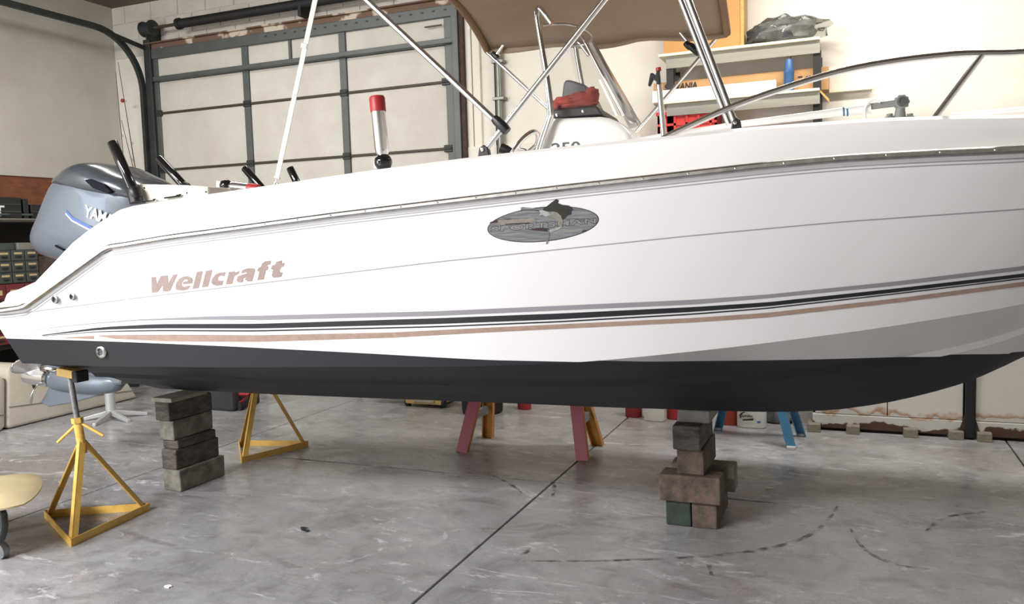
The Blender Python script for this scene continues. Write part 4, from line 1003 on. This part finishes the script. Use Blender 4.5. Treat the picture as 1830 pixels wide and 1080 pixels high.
# far side intermediate bows
far = 1.0
q1 = [bl(u, v, far) for u, v in ((885, 100), (905, 72), (922, 45), (933, 20), (937, 0))]; MB().tube(smoothpath(q1+[q1[-1]+Vector((.0, -.05, .12))], 4), .011, 10).build('frame_tube', 'aluminium', can, smooth=50)
q2 = [bl(u, v, far) for u, v in ((1165, -5), (1205, 45), (1232, 78), (1241, 88))]; MB().tube(q2, .011, 10).build('frame_tube', 'aluminium', can, smooth=50)
def clamp(p, d, L_, r, name='clamp'):
    d = Vector(d).normalized(); p = Vector(p); MB().tube([p-d*L_/2, p-d*L_*.3, p+d*L_*.3, p+d*L_/2], [r*.8, r, r*1.05, r*.9], 10).build(name, 'black_plastic', can, smooth=40)
dj = (bl(905, 235, NY)-bl(882, 212, NY)); clamp(bl(895, 223, NY-.015), dj, .085, .021)
clamp(bl(885, 100, far), bl(893, 108, far)-bl(877, 92, far), .06, .02); clamp(bl(1241, 88, far-.02), bl(1250, 98, far)-bl(1230, 82, far), .09, .024)
clamp(bl(1229, 81, far-.01), bl(1239, 91, far)-bl(1219, 71, far), .05, .02)
def deckfoot(p, wd=.028):
    p = Vector(p); MB().prism([(p.x-wd, p.y-.016, p.z-.03), (p.x+wd, p.y-.016, p.z-.03), (p.x+wd*.7, p.y-.016, p.z+.014), (p.x, p.y-.016, p.z+.026), (p.x-wd*.7, p.y-.016, p.z+.012)], (0, .032, 0)).build('deck_hinge', 'black_plastic', can, bevel=.004)
    MB().lathe([(.008, 0), (.008, .004), (.001, .005)], (p.x-.004, p.y-.017, p.z+.004), (0, -1, 0), 10).build('hinge_bolt', 'stainless', can)
deckfoot(bl(866, 270, NY)); 
# paired forward struts
g6 = bl(1317, 222, NY+.03)
for du in (0, -14):
    a = bl(1314+du*.75, 222, NY+.03); b_ = upto(a, bl(1231+du, 0, NY+.03), ze+.05); MB().tube([a, b_], .0125, 12).build('frame_tube', 'aluminium', can, smooth=50)
deckfoot(bl(1316, 222, NY+.03), .022)
# tie-down strap
sa, sb_ = bl(495, 318, -1.0), upto(bl(495, 318, -1.0), bl(565, -8, -1.0), ze-.02)
stp = MB().bar(sa, sb_, .026, .003, (0, 1, 0)).build('tie_strap', 'webbing', can)
bk = bl(543.5, 82, -1.0); dd = (sb_-sa).normalized()
MB().bar(bk-dd*.012, bk+dd*.012, .034, .008, (0, 1, 0)).build('buckle', 'rubber_pale', stp, bevel=.002)
MB().bar(sa-dd*.004, sa+dd*.006, .034, .008, (0, 1, 0)).build('buckle', 'rubber_pale', stp, bevel=.002)
MB().tube(smoothpath([sa, bl(494, 323, -1.0), bl(491, 327, -1.0), bl(493, 333, -1.0), bl(497, 328, -1.0)], 4), .005, 8).build('snap_hook', 'aluminium', stp, smooth=50)

# ------------------------------------------------------------------ bow rail
NR = lambda s: -(max(Bg(s)-.20, .03))
def onrail(u, v):
    s = 3.5
    for _ in range(12): P = bl(u, v, NR(s)); s = P.x
    return P
rp = [onrail(u, v) for u, v in ((1185, 248), (1200, 240), (1250, 217), (1310, 190), (1400, 158), (1500, 128), (1600, 109), (1700, 97.5), (1760, 95), (1830, 93))]
zr_ = rp[-1].z
tail = [Vector((s, NR(s), zr_+.02*(s-rp[-1].x))) for s in (5.0, 5.4, 5.8, 6.2, 6.6, 6.9, 7.05)]
br = MB().tube(smoothpath(rp+tail+[Vector((7.12, 0, zr_+.05))], 4), .0125, 12).build('bow_rail', 'stainless', boat, smooth=50); br['label'] = 'stainless bow rail on the near side'
MB().tube(smoothpath([Vector((p.x, -p.y, p.z)) for p in rp[:1]+[Vector((rp[0].x+.7, rp[0].y, rp[0].z+.04)), Vector((rp[0].x+1.5, rp[0].y, rp[0].z+.10))]], 4), .0125, 10).build('far_rail_end', 'stainless', br, smooth=50)
sA, sB = onrail(1672, 209), onrail(1756, 97)
MB().tube([sA+(sA-sB).normalized()*.02, sB], .0115, 12).build('strut', 'stainless', br, smooth=50)
for s in (5.7, 6.6): MB().tube([Vector((s-.2, NR(s-.2), Zg(s))), Vector((s, NR(s), zr_+.02*(s-rp[-1].x)))], .0115, 10).build('strut', 'stainless', br, smooth=50)
# far gunwale low rail seen over the deck
fr0, fr1 = bl(1700, 206, 1.0), bl(1830, 195, 1.0)
MB().tube([fr0, fr1, fr1+(fr1-fr0)*1.0], .014, 10).build('far_toe_rail', 'deck_white', br, smooth=50)

# ------------------------------------------------------------------ folded antenna with ratchet mount
AY = -.62
ra = MB().lathe([(.018, -.022), (.027, -.02), (.027, .02), (.018, .022)], bl(1611, 183, AY), (0, 1, 0), 20).build('antenna_mount', 'mount_grey', boat, smooth=40); ra['label'] = 'grey ratchet antenna mount on the foredeck'
MB().lathe([(.006, .022), (.02, .024), (.02, .028), (.012, .029), (.012, .026)], bl(1611, 183, AY), (0, -1, 0), 16).build('ratchet_cap', 'frame_grey', ra)
for k in range(10):
    a = 2*PI*k/10; c = bl(1611, 183, AY)+Vector((.0245*math.cos(a), 0, .0245*math.sin(a))); MB().box(tuple(c-Vector((.005, .015, .005))), tuple(c+Vector((.005, .015, .005)))).build('tooth', 'mount_grey', ra)
MB().tube([bl(1609, 190, AY), bl(1608, 212, AY)], [.017, .024], 14).build('pedestal', 'mount_grey', ra, smooth=40)
for u in (1590, 1626): MB().lathe([(.022, 0), (.022, .008), (.012, .018), (.012, .024)], bl(u, 214, AY), (0, 0, 1), 12).build('foot_bolt', 'mount_grey', ra, smooth=40)
MB().bar(bl(1552, 191, AY), bl(1606, 184, AY), .026, .026).build('swing_arm', 'mount_grey', ra, bevel=.005)
an = MB().tube([bl(1556, 194, AY), bl(1500, 200.5, AY), bl(1320, 222.5, AY), bl(1180, 244, AY), bl(1080, 262, AY)], [.021, .018, .0145, .013, .012], 12).build('antenna_whip', 'deck_white', ra, smooth=50)
for u in (1507.5, 1514): MB().tube([bl(u-1.5, 199.7, AY), bl(u+1.5, 199.3, AY)], .0195, 12).build('band', 'ladder_blue', an, smooth=50)
MB().tube(smoothpath([bl(1573, 183, AY-.02), bl(1562, 179, AY-.02), bl(1552, 184, AY-.025), bl(1546, 195, AY-.025), bl(1547, 215, AY-.02)], 4), .004, 8).build('antenna_cable', 'deck_white', ra, smooth=50)

# ------------------------------------------------------------------ boat hook standing behind the gunwale
HY = -.75
hb0, hb1 = bl(1187, 250, HY), bl(1178, 152, HY); base = upto(hb1, hb0, 1.262)
bh = thing('boat_hook', 'boat hook with silver pole and black double hook standing behind the gunwale', 'boat hook', toW(base)); q = W(bh)
q.part(MB().tube([toW(base), toW(hb1)], .0125, 12), 'pole', 'aluminium', smooth=50)
hp = [toW(bl(u, v, HY)) for u, v in ((1174, 153), (1173.5, 146), (1168, 142), (1162, 155), (1158.5, 154), (1161, 140), (1163, 131), (1168, 131), (1172, 135), (1174, 128), (1179, 126), (1181.5, 153))]
q.part(MB().prism([p+Vector((0, -.012, 0)) for p in hp], (0, .024, 0)), 'hook', 'black_plastic', bevel=.004)
q.part(MB().cyl(toW(bl(1177, 127, HY)), toW(bl(1176.5, 121, HY)), .012, 10), 'tip', 'plastic_red', smooth=40)

# ================================================================== SUPPORTS AND THINGS ON THE FLOOR
def lbar(p, q, wd, th, out):
    """steel angle between p and q, its corner turned toward 'out'"""
    p = Vector(p); q = Vector(q); d = (q-p).normalized(); o = Vector(out); o = (o-d*o.dot(d)).normalized(); t = d.cross(o)
    a = (o+t).normalized(); b = (o-t).normalized(); mb = MB()
    # legs run inward from the corner along -a and -b
    for e, f in ((a, b), (b, a)):
        vs = [x-e*i*wd-f*j*th for x in (p, q) for i, j in ((0, 0), (1, 0), (1, 1), (0, 1))]
        mb.add(vs, [(0, 1, 2, 3), (7, 6, 5, 4), (0, 4, 5, 1), (1, 5, 6, 2), (2, 6, 7, 3), (3, 7, 4, 0)])
    return mb
def boatstand(corners, coltop, screwtop, label):
    cs = [Vector((c[0], c[1], 0)) for c in corners]; cen = sum(cs, Vector())/3
    t = thing('boat_stand', label, 'boat stand', cen, group='yellow boat stands'); q = W(t)
    coltop = Vector(coltop); screwtop = Vector(screwtop); ax = (screwtop-coltop).normalized(); colbot = coltop-ax*.13
    for i in range(3):
        a, b = cs[i], cs[(i+1) % 3]; n_ = Vector((b.y-a.y, a.x-b.x, 0)).normalized()
        if (n_.dot(a-cen)) < 0: n_ = -n_
        q.part(MB().bar(a+Vector((0, 0, .022)), b+Vector((0, 0, .022)), .006, .044, (0, 0, 1)), 'base_rail', 'yellow_paint')
        out = (a-cen).normalized()
        q.part(lbar(a-out*.02+Vector((0, 0, .03)), colbot+out*.022+Vector((0, 0, .03)), .034, .005, out+Vector((0, 0, .4))), 'leg', 'yellow_paint')
    q.part(MB().tube([colbot-ax*.05, coltop], .024, 16), 'column', 'yellow_paint', smooth=40)
    nut = q.part(MB().tube([coltop, coltop+ax*.03], .032, 6), 'nut', 'yellow_paint')
    q.part(MB().tube([coltop+ax*.02, screwtop], .0165, 14), 'screw', 'galvanised_screw', smooth=40)
    return t, q, coltop, ax
cA = [onZ(127, 978), onZ(80, 925), onZ(268, 912)]; cenA = sum((Vector(c) for c in cA), Vector())/3
# plane through the stand centre facing the camera
def onpl(u, v, P):
    d = ray(u, v); nrm = Vector((fw.x, fw.y, 0)).normalized(); t = (Vector(P)-CAM).dot(nrm)/d.dot(nrm); return CAM+d*t
ct = onpl(139, 756, cenA); stp_ = onpl(125, 674, cenA)
t, q, ctp, ax = boatstand(cA, ct, stp_, 'yellow tripod boat stand nearest the camera under the stern')
for a, b in (((139, 757), (103, 791)), ((146, 757), (185, 779))):
    p0, p1 = onpl(*a, cenA), onpl(*b, cenA); q.part(MB().tube([p0, p0.lerp(p1, .08), p1], [.009, .009, .0085], 10), 'turn_handle', 'yellow_paint', smooth=40)
hd_ = onpl(125, 665, cenA)
q.part(MB().box((hd_.x-.075, hd_.y-.03, hd_.z-.03), (hd_.x+.075, hd_.y+.05, hd_.z+.018), Matrix.Rotation(math.radians(6), 3, 'Y')), 'head_pad', 'yellow_paint', bevel=.006)
q.part(MB().box((hd_.x+.05, hd_.y-.034, hd_.z-.055), (hd_.x+.09, hd_.y+.05, hd_.z+.01)), 'rubber_pad', 'rubber_black', bevel=.006)
cB = [onZ(432, 828), onZ(427, 797), onZ(551, 798)]; cenB = sum((Vector(c) for c in cB), Vector())/3
boatstand(cB, (cenB.x, cenB.y, .74), (cenB.x, cenB.y, .88), 'yellow tripod boat stand on the far side of the hull')

def block(label, lo, hi, m, rz=0, bevel=.008, group='cribbing timbers', tilt=0):
    c = Vector(((lo[0]+hi[0])/2, (lo[1]+hi[1])/2, lo[2])); rnd = random.Random(hash(label) % 99)
    mb = MB().box(tuple(Vector(lo)-c), tuple(Vector(hi)-c))
    mb.v = [tuple(Vector(v)+Vector((rnd.uniform(-.003, .003), rnd.uniform(-.003, .003), 0))) for v in mb.v]
    o = mb.build('timber_block', m, bevel=bevel); o.location = c; o.rotation_euler = (0, tilt, rz); return tag(o, label, 'timber block', group)
# right pillar
rx = -.785; ry = 4.34
block('dark green ended timber block at the bottom left of the right stack', (rx-.137, ry, 0), (rx-.002, ry+.43, .142), 'timber_green')
block('brown timber block at the bottom right of the right stack', (rx+.002, ry, 0), (rx+.135, ry+.43, .140), 'timber_brown')
block('long brown timber lying across the front of the right stack', (rx-.165, ry-.03, .143), (rx+.16, ry+.11, .29), 'timber_brown', tilt=0)
block('grey timber lying across the back of the right stack', (rx-.15, ry+.22, .143), (rx+.20, ry+.35, .288), 'timber_grey')
block('brown timber set lengthwise in the middle of the right stack', (rx-.07, ry-.01, .291), (rx+.075, ry+.38, .432), 'timber_brown')
block('dark timber with moss green end near the top of the right stack', (rx-.085, ry-.045, .433), (rx+.062, ry+.36, .565), 'timber_dark')
zk_r = toL(Vector((rx, ry+.2, 0))).x
block('grey timber at the very top of the right stack under the keel', (rx-.075, ry+.03, .566), (rx+.10, ry+.37, Zk(zk_r)-.002), 'timber_pale')
# left pillar
lx = -4.075; ly = 3.985
block('grey cracked timber at the bottom of the left stack', (lx-.075, ly, 0), (lx+.07, ly+.40, .142), 'timber_grey', rz=-.02)
block('dark timber second from the bottom of the left stack', (lx-.08, ly-.0, .143), (lx+.045, ly+.38, .275), 'timber_dark', rz=-.03)
block('thin grey timber third from the bottom of the left stack', (lx-.085, ly+.02, .276), (lx+.045, ly+.36, .335), 'timber_dark', rz=-.02)
block('mossy ended timber in the upper half of the left stack', (lx-.095, ly+.0, .336), (lx+.03, ly+.36, .465), 'timber_grey', rz=.0)
block('dark sided timber under the top board of the left stack', (lx-.10, ly-.01, .466), (lx+.025, ly+.36, .590), 'timber_dark', rz=-.04)
block('thin pale board on top of the left stack', (lx-.12, ly-.02, .591), (lx+.05, ly+.30, .618), 'timber_top', bevel=.004)

# ------------------------------------------------------------------ red sawhorse (fibreglass, orange inside)
def sawhorse(name, label, feet, apex_z, yc, outer, inner, wd, group=None, brace_z=.32, foot_m=None, inset=.0):
    (fl, bl_, fr, brr) = [Vector((f.x, f.y, 0)) for f in feet]; cen = (fl+bl_+fr+brr)/4
    t = thing(name, label, 'sawhorse', cen, group=group); q = W(t)
    tops = []
    for f, sx, sy in ((fl, 1, 1), (bl_, 1, -1), (fr, -1, 1), (brr, -1, -1)):
        tp = Vector((f.x+sx*inset, cen.y-sy*.035, apex_z)); tops.append(tp)
        f_ = f+Vector((0, 0, .02)); d = (tp-f_).normalized(); n_ = Vector((0, -sy, 0)); n_ = (n_-d*n_.dot(d)).normalized(); x = d.cross(n_).normalized()
        # U channel: web outside, flanges inside
        q.part(MB().add([p+x*a*wd/2+n_*b for p in (f, tp) for a, b in ((-1, 0), (1, 0), (1, -.008), (-1, -.008))], [(0, 1, 2, 3), (7, 6, 5, 4), (0, 4, 5, 1), (1, 5, 6, 2), (2, 6, 7, 3), (3, 7, 4, 0)]), 'leg', outer)
        for sgn in (-1, 1):
            q.part(MB().add([p+x*(sgn*(wd/2-k))+n_*b for p in (f, tp) for k, b in ((0, -.008), (.008, -.008), (.008, -.045), (0, -.045))], [(0, 1, 2, 3), (7, 6, 5, 4), (0, 4, 5, 1), (1, 5, 6, 2), (2, 6, 7, 3), (3, 7, 4, 0)]), 'leg_flange', inner)
        q.part(MB().add([p+x*a*(wd/2-.009)+n_*b for p in (f, tp) for a, b in ((-1, -.0085), (1, -.0085), (1, -.011), (-1, -.011))], [(0, 1, 2, 3), (7, 6, 5, 4), (0, 4, 5, 1), (1, 5, 6, 2), (2, 6, 7, 3), (3, 7, 4, 0)]), 'leg_lining', inner)
        if foot_m: q.part(MB().box((f.x-wd/2, f.y-.03, 0), (f.x+wd/2, f.y+.03, .022)), 'foot', foot_m, bevel=.004)
    for a, b in ((0, 1), (2, 3)):
        fa = [fl, bl_, fr, brr]; pa = fa[a].lerp(tops[a], brace_z/apex_z); pb = fa[b].lerp(tops[b], brace_z/apex_z)
        dv = (pb-pa).normalized()*.05; q.part(MB().bar(pa+dv, pb-dv, .035, .06), 'brace', 'brace_grey', bevel=.003)
    q.part(MB().bar((min(fl.x, fr.x)-.02, cen.y, apex_z+.02), (max(fl.x, fr.x)+.02, cen.y, apex_z+.02), .09, .06), 'beam', outer, bevel=.008)
    return t
sawhorse('sawhorse', 'red sawhorse with orange inner legs standing behind the boat', [onZ(824, 809), onZ(874, 781), onZ(1040, 824), onZ(1070, 795)], .72, 0, 'sawhorse_red', 'sawhorse_orange', .088, inset=.13, brace_z=.25)
sawhorse('sawhorse', 'blue sawhorse with pale feet near the back wall', [onZ(1250, 797), onZ(1284, 768), onZ(1414, 803), onZ(1433, 779)], .75, 0, 'ladder_blue', 'ladder_blue', .062, foot_m='rubber_pale', inset=.2, brace_z=.5)

# ------------------------------------------------------------------ creeper board, tyre, jugs along the back
p0, p1 = onZ(728, 727), onZ(790, 730); zt_ = onY(755, 713, p0.y).z
cr_ = thing('wheeled_dolly', 'low wooden dolly board with casters lying behind the boat', 'dolly', ((p0.x+p1.x)/2, p0.y+.15, 0)); q = W(cr_)
q.part(MB().box((p0.x-.02, p0.y, .03), (p1.x, p0.y+.5, max(zt_+.06, .14))), 'frame', 'pine', bevel=.006)
q.part(MB().bar((p0.x+.08, p0.y-.008, .06), (p1.x-.07, p0.y-.008, .06), .015, .025), 'handle_slat', 'timber_top', bevel=.005)
for x in (p0.x-.01, p1.x+.0): 
    for y in (.04, .44): q.part(MB().cyl((x-.02, p0.y+y, .04), (x+.02, p0.y+y, .04), .04, 14), 'caster', 'rubber_black', smooth=40)
q.part(MB().box((p0.x-.45, p0.y+.05, .15), (p1.x, p0.y+.45, .155)), 'sheet', 'tin_grey')
def tyre(name, label, c, R_, r_, wdt):
    t = thing(name, label, 'wheel', (c[0], c[1], 0)); q = W(t); cc = Vector((c[0], c[1], R_))
    q.part(MB().lathe([(R_-r_, -wdt*.45), (R_-.02, -wdt*.5), (R_, -wdt*.35), (R_, wdt*.35), (R_-.02, wdt*.5), (R_-r_, wdt*.45), (R_-r_, -wdt*.45)], cc, (1, .0, 0), 28), 'tyre', 'rubber_black', smooth=40)
    q.part(MB().lathe([(.03, -wdt*.3), (R_-r_, -wdt*.36), (R_-r_, wdt*.36), (.03, wdt*.3)], cc, (1, 0, 0), 20), 'rim', 'steel_black', smooth=40)
pt = onZ(838, 741)
ty = thing('black_tub', 'round black rubber tub behind the red sawhorse', 'tub', (onZ(855, 740).x, 6.72, 0)); q = W(ty)
q.part(MB().lathe([(.17, 0), (.185, .01), (.2, .3), (.21, .31), (.21, .33), (.2, .33), (.18, .03), (.01, .03)], ty.location, n=28), 'shell', 'rubber_black', smooth=40)
q.part(MB().lathe([(.19, .2), (.2, .2), (.2, .22), (.19, .22)], ty.location, n=28), 'rim_band', 'rubber_black', smooth=40)
def jug(name, label, u, v, r, h, m, capm='black_plastic', sq=.8, group=None):
    p = onZ(u, v); p = Vector((p.x, p.y+r*sq, 0))
    t = thing(name, label, 'container', p, group=group); q = W(t); rws = []
    for k, (rr_, hh) in enumerate([(.86, 0), (.97, .01), (1, .03), (1, .6), (.97, .68), (.8, .8), (.45, .9), (.22, .93), (.22, 1)]):
        row = []
        for i in range(24):
            a = 2*PI*i/24; e = .55; cx = math.copysign(abs(math.cos(a))**e, math.cos(a)); sy = math.copysign(abs(math.sin(a))**e, math.sin(a))
            row.append(p+Vector((cx*r*rr_, sy*r*sq*rr_, hh*h)))
        rws.append(row)
    mb = MB().grid(rws, True); mb.f.append(tuple(range(23, -1, -1))); mb.f.append(tuple(24*8+i for i in range(24)))
    q.part(mb, 'body', m, smooth=45)
    q.part(MB().cyl(p+Vector((0, 0, h)), p+Vector((0, 0, h+.03)), r*.26, 16), 'cap', capm, smooth=40)
    q.part(MB().tube(smoothpath([p+Vector((-r*.55, 0, h*.8)), p+Vector((-r*.62, 0, h*.97)), p+Vector((-r*.2, 0, h*1.0)), p+Vector((0, 0, h*.93))], 4), r*.1, 8), 'handle', m, smooth=50)
    return t, q, p
jug('fuel_can', 'small red can half hidden behind the hull next to the black tub', 934, 733, .06, .22, 'plastic_red')
jug('fuel_can', 'dull red can left of the plain white jug', 1130, 747, .07, .32, 'plastic_dull_red')
jug('plastic_jug', 'plain white rounded plastic jug between two red cans', 1168, 754, .09, .34, 'plastic_white')
jug('fuel_can', 'red can just left of the right timber stack', 1206, 751, .075, .32, 'plastic_red')
jug('fuel_can', 'orange red can right of the blue sawhorse leg', 1301, 761, .07, .32, 'plastic_orange')
t, q, pj = jug('plastic_jug', 'white jug with black printed logo beside the orange can', 1342, 766, .115, .36, 'plastic_white', sq=.6)
yj = pj.y-.125*.6-.002
def J(u, v): return onY(u, v, yj)
flattext('Jumbo', J(1323, 747), (1, 0, 0), (0, 0, 1), J(1345, 747).x-J(1323, 747).x, .03, 'black_print', 'logo_lettering', t, base=t.location, bold=.03, shear=.2)
q.part(MB().grid([[J(u, v), J(u+2.5, v+1.2)] for u, v in ((1322, 747), (1321, 742), (1324, 738.5), (1329, 736.5), (1334, 738))]), 'logo_arc', 'black_print')
q.part(MB().add([J(*p) for p in ((1326, 750), (1347, 748), (1346, 752), (1328, 752))], [(0, 1, 2, 3)]), 'logo_bar', 'black_print')
q.part(MB().add([J(*p) for p in ((1353, 753), (1359, 753), (1359, 757), (1353, 757))], [(0, 1, 2, 3)]), 'logo_patch', 'motor_blue_stripe')
p = onZ(1388, 760); bgx = thing('plastic_sack', 'dull grey sack slumped beside the white printed jug', 'sack', (p.x, p.y+.12, 0)); q = W(bgx)
q.part(lump((p.x, p.y+.10, .09), .13, .09, .13, 11), 'sack', 'grey_bag', smooth=50)
# red trolley jack behind the stern
pj0 = onY(405, 704, 6.2); pj1 = onY(447, 704, 6.2)
jk = thing('trolley_jack', 'red tubular trolley jack frame behind the left timber stack', 'jack', (onZ(428, 724).x, 6.2, 0)); q = W(jk)
jb = onY(430, 721, 6.2)
q.part(MB().tube([pj0, pj1, jb, pj0.lerp(pj1, .15)], .022, 10), 'frame', 'jack_red', smooth=40)
q.part(MB().box((pj0.x-.35, 6.1, .0), (pj0.x+.16, 6.5, .28)), 'body', 'scrap_dark', bevel=.03)
q.part(MB().cyl((jb.x, 6.16, .04), (jb.x, 6.24, .04), .04, 14), 'wheel', 'rubber_black', smooth=40)

# ------------------------------------------------------------------ cream seat mouldings and pedestal at the left
XS = -6.95
def xs(u, v): return onX(u, v, XS)
prof = [xs(u, v) for u, v in ((14, 662), (20, 652), (35, 649), (110, 656), (228, 681), (247, 711), (204, 735), (150, 755), (90, 769), (20, 774), (13, 765))]
prof = [Vector((p.x, p.y, max(p.z, .006))) for p in prof]
sm_ = thing('seat_moulding', 'large cream fibreglass seat moulding lying on the floor behind the stern', 'seat moulding', (XS-.3, sum(p.y for p in prof)/len(prof), 0)); q = W(sm_)
body = q.part(MB().prism(prof, (-.55, 0, 0)), 'shell', 'seat_cream', bevel=.03, seg=3, smooth=40)
ln = [xs(16, 728), xs(70, 721), xs(240, 698)]; q.part(MB().tube([p+Vector((.003, 0, 0)) for p in ln], .004, 6), 'seam', 'timber_grey')
q.part(MB().lathe([(.014, 0), (.014, .006), (.004, .008)], xs(33, 662)+Vector((.0, 0, 0)), (1, 0, 0), 12), 'bolt', 'stainless')
pr2 = [xs(u, v) for u, v in ((-60, 690), (-5, 676), (5, 672), (11, 680), (11, 764), (4, 772), (-60, 785))]; pr2 = [Vector((p.x, p.y, max(p.z, .006))) for p in pr2]
s2 = thing('seat_moulding', 'second cream seat moulding cut off by the left edge', 'seat moulding', (XS-.3, sum(p.y for p in pr2)/len(pr2), 0)); q = W(s2)
q.part(MB().prism(pr2, (-.55, 0, 0)), 'shell', 'seat_cream', bevel=.03, seg=3, smooth=40)
q.part(MB().tube([xs(-50, 745)+Vector((.003, 0, 0)), xs(10, 742)+Vector((.003, 0, 0))], .004, 6), 'seam', 'timber_grey')
pc_ = onZ(199, 748); pd = thing('seat_pedestal', 'white steel seat pedestal with five splayed feet behind the near boat stand', 'pedestal', (pc_.x, pc_.y, 0)); q = W(pd)
zt_ = onpl(194, 692, pc_).z
q.part(MB().lathe([(.05, .03), (.045, .06), (.045, zt_)], pc_, n=18), 'post', 'painted_steel', smooth=40)
for u, v in ((264, 742), (240, 758), (168, 763), (150, 752), (226, 733)):
    e = onZ(u, v); d = (e-pc_); e = pc_+d.normalized()*min(d.length, .34)
    q.part(MB().add([Vector(x) for x in [pc_+Vector((0, 0, .035))+d.cross(Vector((0, 0, 1))).normalized()*s*.022 for s in (-1, 1)]+[e+Vector((0, 0, .0))+d.cross(Vector((0, 0, 1))).normalized()*s*.016 for s in (-1, 1)]+[pc_+Vector((0, 0, .085))+d.cross(Vector((0, 0, 1))).normalized()*s*.022 for s in (-1, 1)]+[e+Vector((0, 0, .03))+d.cross(Vector((0, 0, 1))).normalized()*s*.016 for s in (-1, 1)]],
        [(0, 2, 3, 1), (4, 5, 7, 6), (0, 1, 5, 4), (2, 6, 7, 3), (0, 4, 6, 2), (1, 3, 7, 5)]), 'foot', 'painted_steel', bevel=.005)

# ------------------------------------------------------------------ creeper stool at the left edge
pw = onZ(2, 1003); sc_ = Vector((pw.x-.30, pw.y+.04, 0))
tip = onpl(42, 904, pw); zc_ = tip.z
st_ = thing('rolling_stool', 'low rolling stool with cream cushion at the left edge of the picture', 'stool', sc_); q = W(st_)
tipd = (Vector((tip.x, tip.y, 0))-sc_); Rr = tipd.length; a0 = math.atan2(tipd.y, tipd.x); rws = []
for k, (f_, h) in enumerate([(.02, -.012), (.9, -.012), (1, .0), (1, .008), (.9, .026), (.65, .042), (.02, .05)]):
    row = []
    for i in range(36):
        a = 2*PI*i/36; r_ = Rr*f_/(abs(math.cos(a))**1.3+abs(math.sin(a))**1.3)**(1/1.3)
        row.append(sc_+Vector((math.cos(a0+a)*r_, math.sin(a0+a)*r_, zc_+h)))
    rws.append(row)
q.part(MB().grid(rws, True), 'cushion', 'upholstery', smooth=50)
q.part(MB().tube([sc_+Vector((0, 0, .1)), sc_+Vector((0, 0, zc_-.012))], .03, 14), 'stem', 'steel_black', smooth=40)
for k in range(3):
    e0 = Vector((pw.x-.03, pw.y+.03, 0))-sc_; a = math.atan2(e0.y, e0.x)+2*PI/3*k; e = sc_+Vector((math.cos(a), math.sin(a), 0))*e0.length
    q.part(MB().tube([sc_+Vector((0, 0, .13)), e+Vector((0, 0, .14)), e+Vector((0, 0, .09))], .014, 8), 'base_arm', 'black_plastic', smooth=40)
    tg = Vector((-math.sin(a), math.cos(a), 0))
    q.part(MB().cyl(e+Vector((0, 0, .04))-tg*.018, e+Vector((0, 0, .04))+tg*.018, .04, 16), 'caster', 'galvanised_screw', smooth=40)
sup = onpl(3, 940, pw)
q.part(MB().tube(smoothpath([onpl(0, 912, pw), onpl(6, 920, pw), onpl(7, 945, pw), onpl(0, 968, pw)], 4), .02, 10), 'side_bracket', 'black_gloss', smooth=40)

# curved tyre scuffs on the slab
def scuffmat():
    m = bpy.data.materials.new('tyre_scuff'); m.use_nodes = True; nt = m.node_tree; L = nt.links.new; b = nt.nodes['Principled BSDF']
    b.inputs['Base Color'].default_value = (.05, .048, .045, 1); b.inputs['Roughness'].default_value = .7
    g = nd(nt, 'ShaderNodeNewGeometry'); n = nd(nt, 'ShaderNodeTexNoise'); n.inputs['Scale'].default_value = 14; n.inputs['Detail'].default_value = 8; L(g.outputs['Position'], n.inputs['Vector'])
    r = nd(nt, 'ShaderNodeMapRange'); L(n.outputs[0], r.inputs[0]); r.inputs['From Min'].default_value = .42; r.inputs['From Max'].default_value = .7; r.inputs['To Max'].default_value = .75; L(r.outputs[0], b.inputs['Alpha'])
    MATS['tyre_scuff'] = m
scuffmat()
for wd, px_ in ((.016, [(935, 1003), (1060, 1003), (1245, 996), (1370, 981), (1440, 960), (1475, 935), (1497, 905)]), (.012, [(1228, 995), (1262, 1004), (1272, 1030)]), (.014, [(920, 1006), (948, 980)]), (.014, [(1520, 945), (1548, 985), (1605, 1010), (1660, 1018)]), (.012, [(985, 893), (991, 872), (984, 858)]), (.012, [(880, 850), (912, 866), (934, 882)]), (.014, [(1655, 950), (1690, 925), (1760, 915)])):
    P = [Vector((onZ(u, v).x, onZ(u, v).y, .0008)) for u, v in px_]; P = smoothpath(P, 6); rws = []
    for i, p in enumerate(P):
        d = (P[min(i+1, len(P)-1)]-P[max(i-1, 0)]).normalized(); x = Vector((d.y, -d.x, 0)); k = .35+.65*math.sin(PI*(i+.5)/len(P)); rws.append([p-x*wd*k, p+x*wd*k])
    MB().grid(rws).build('tyre_mark', 'tyre_scuff', bed)

# scraps on the floor
for u, v, m, nm, lb in ((545, 947, 'scrap_dark', 'leaf_scrap', 'dark crumpled scrap on the floor in front of the boat'), (292, 1051, 'scrap_white', 'paper_scrap', 'tiny white scrap on the floor near the bottom left'), (1372, 872, 'scrap_white', 'paper_scrap', 'tiny white scrap on the floor right of the right stack')):
    p = onZ(u, v); rnd = random.Random(u)
    mb = MB()
    for k in range(3 if m == 'scrap_dark' else 1):
        c = p+Vector((rnd.uniform(-.03, .03), rnd.uniform(-.02, .02), .001)); n_ = 7
        mb.prism([c+Vector((math.cos(2*PI*i/n_)*rnd.uniform(.008, .03), math.sin(2*PI*i/n_)*rnd.uniform(.006, .02), rnd.uniform(0, .004))) for i in range(n_)], (0, 0, .003))
    tag(mb.build(nm, m, loc=(p.x, p.y, 0)), lb, 'scrap')
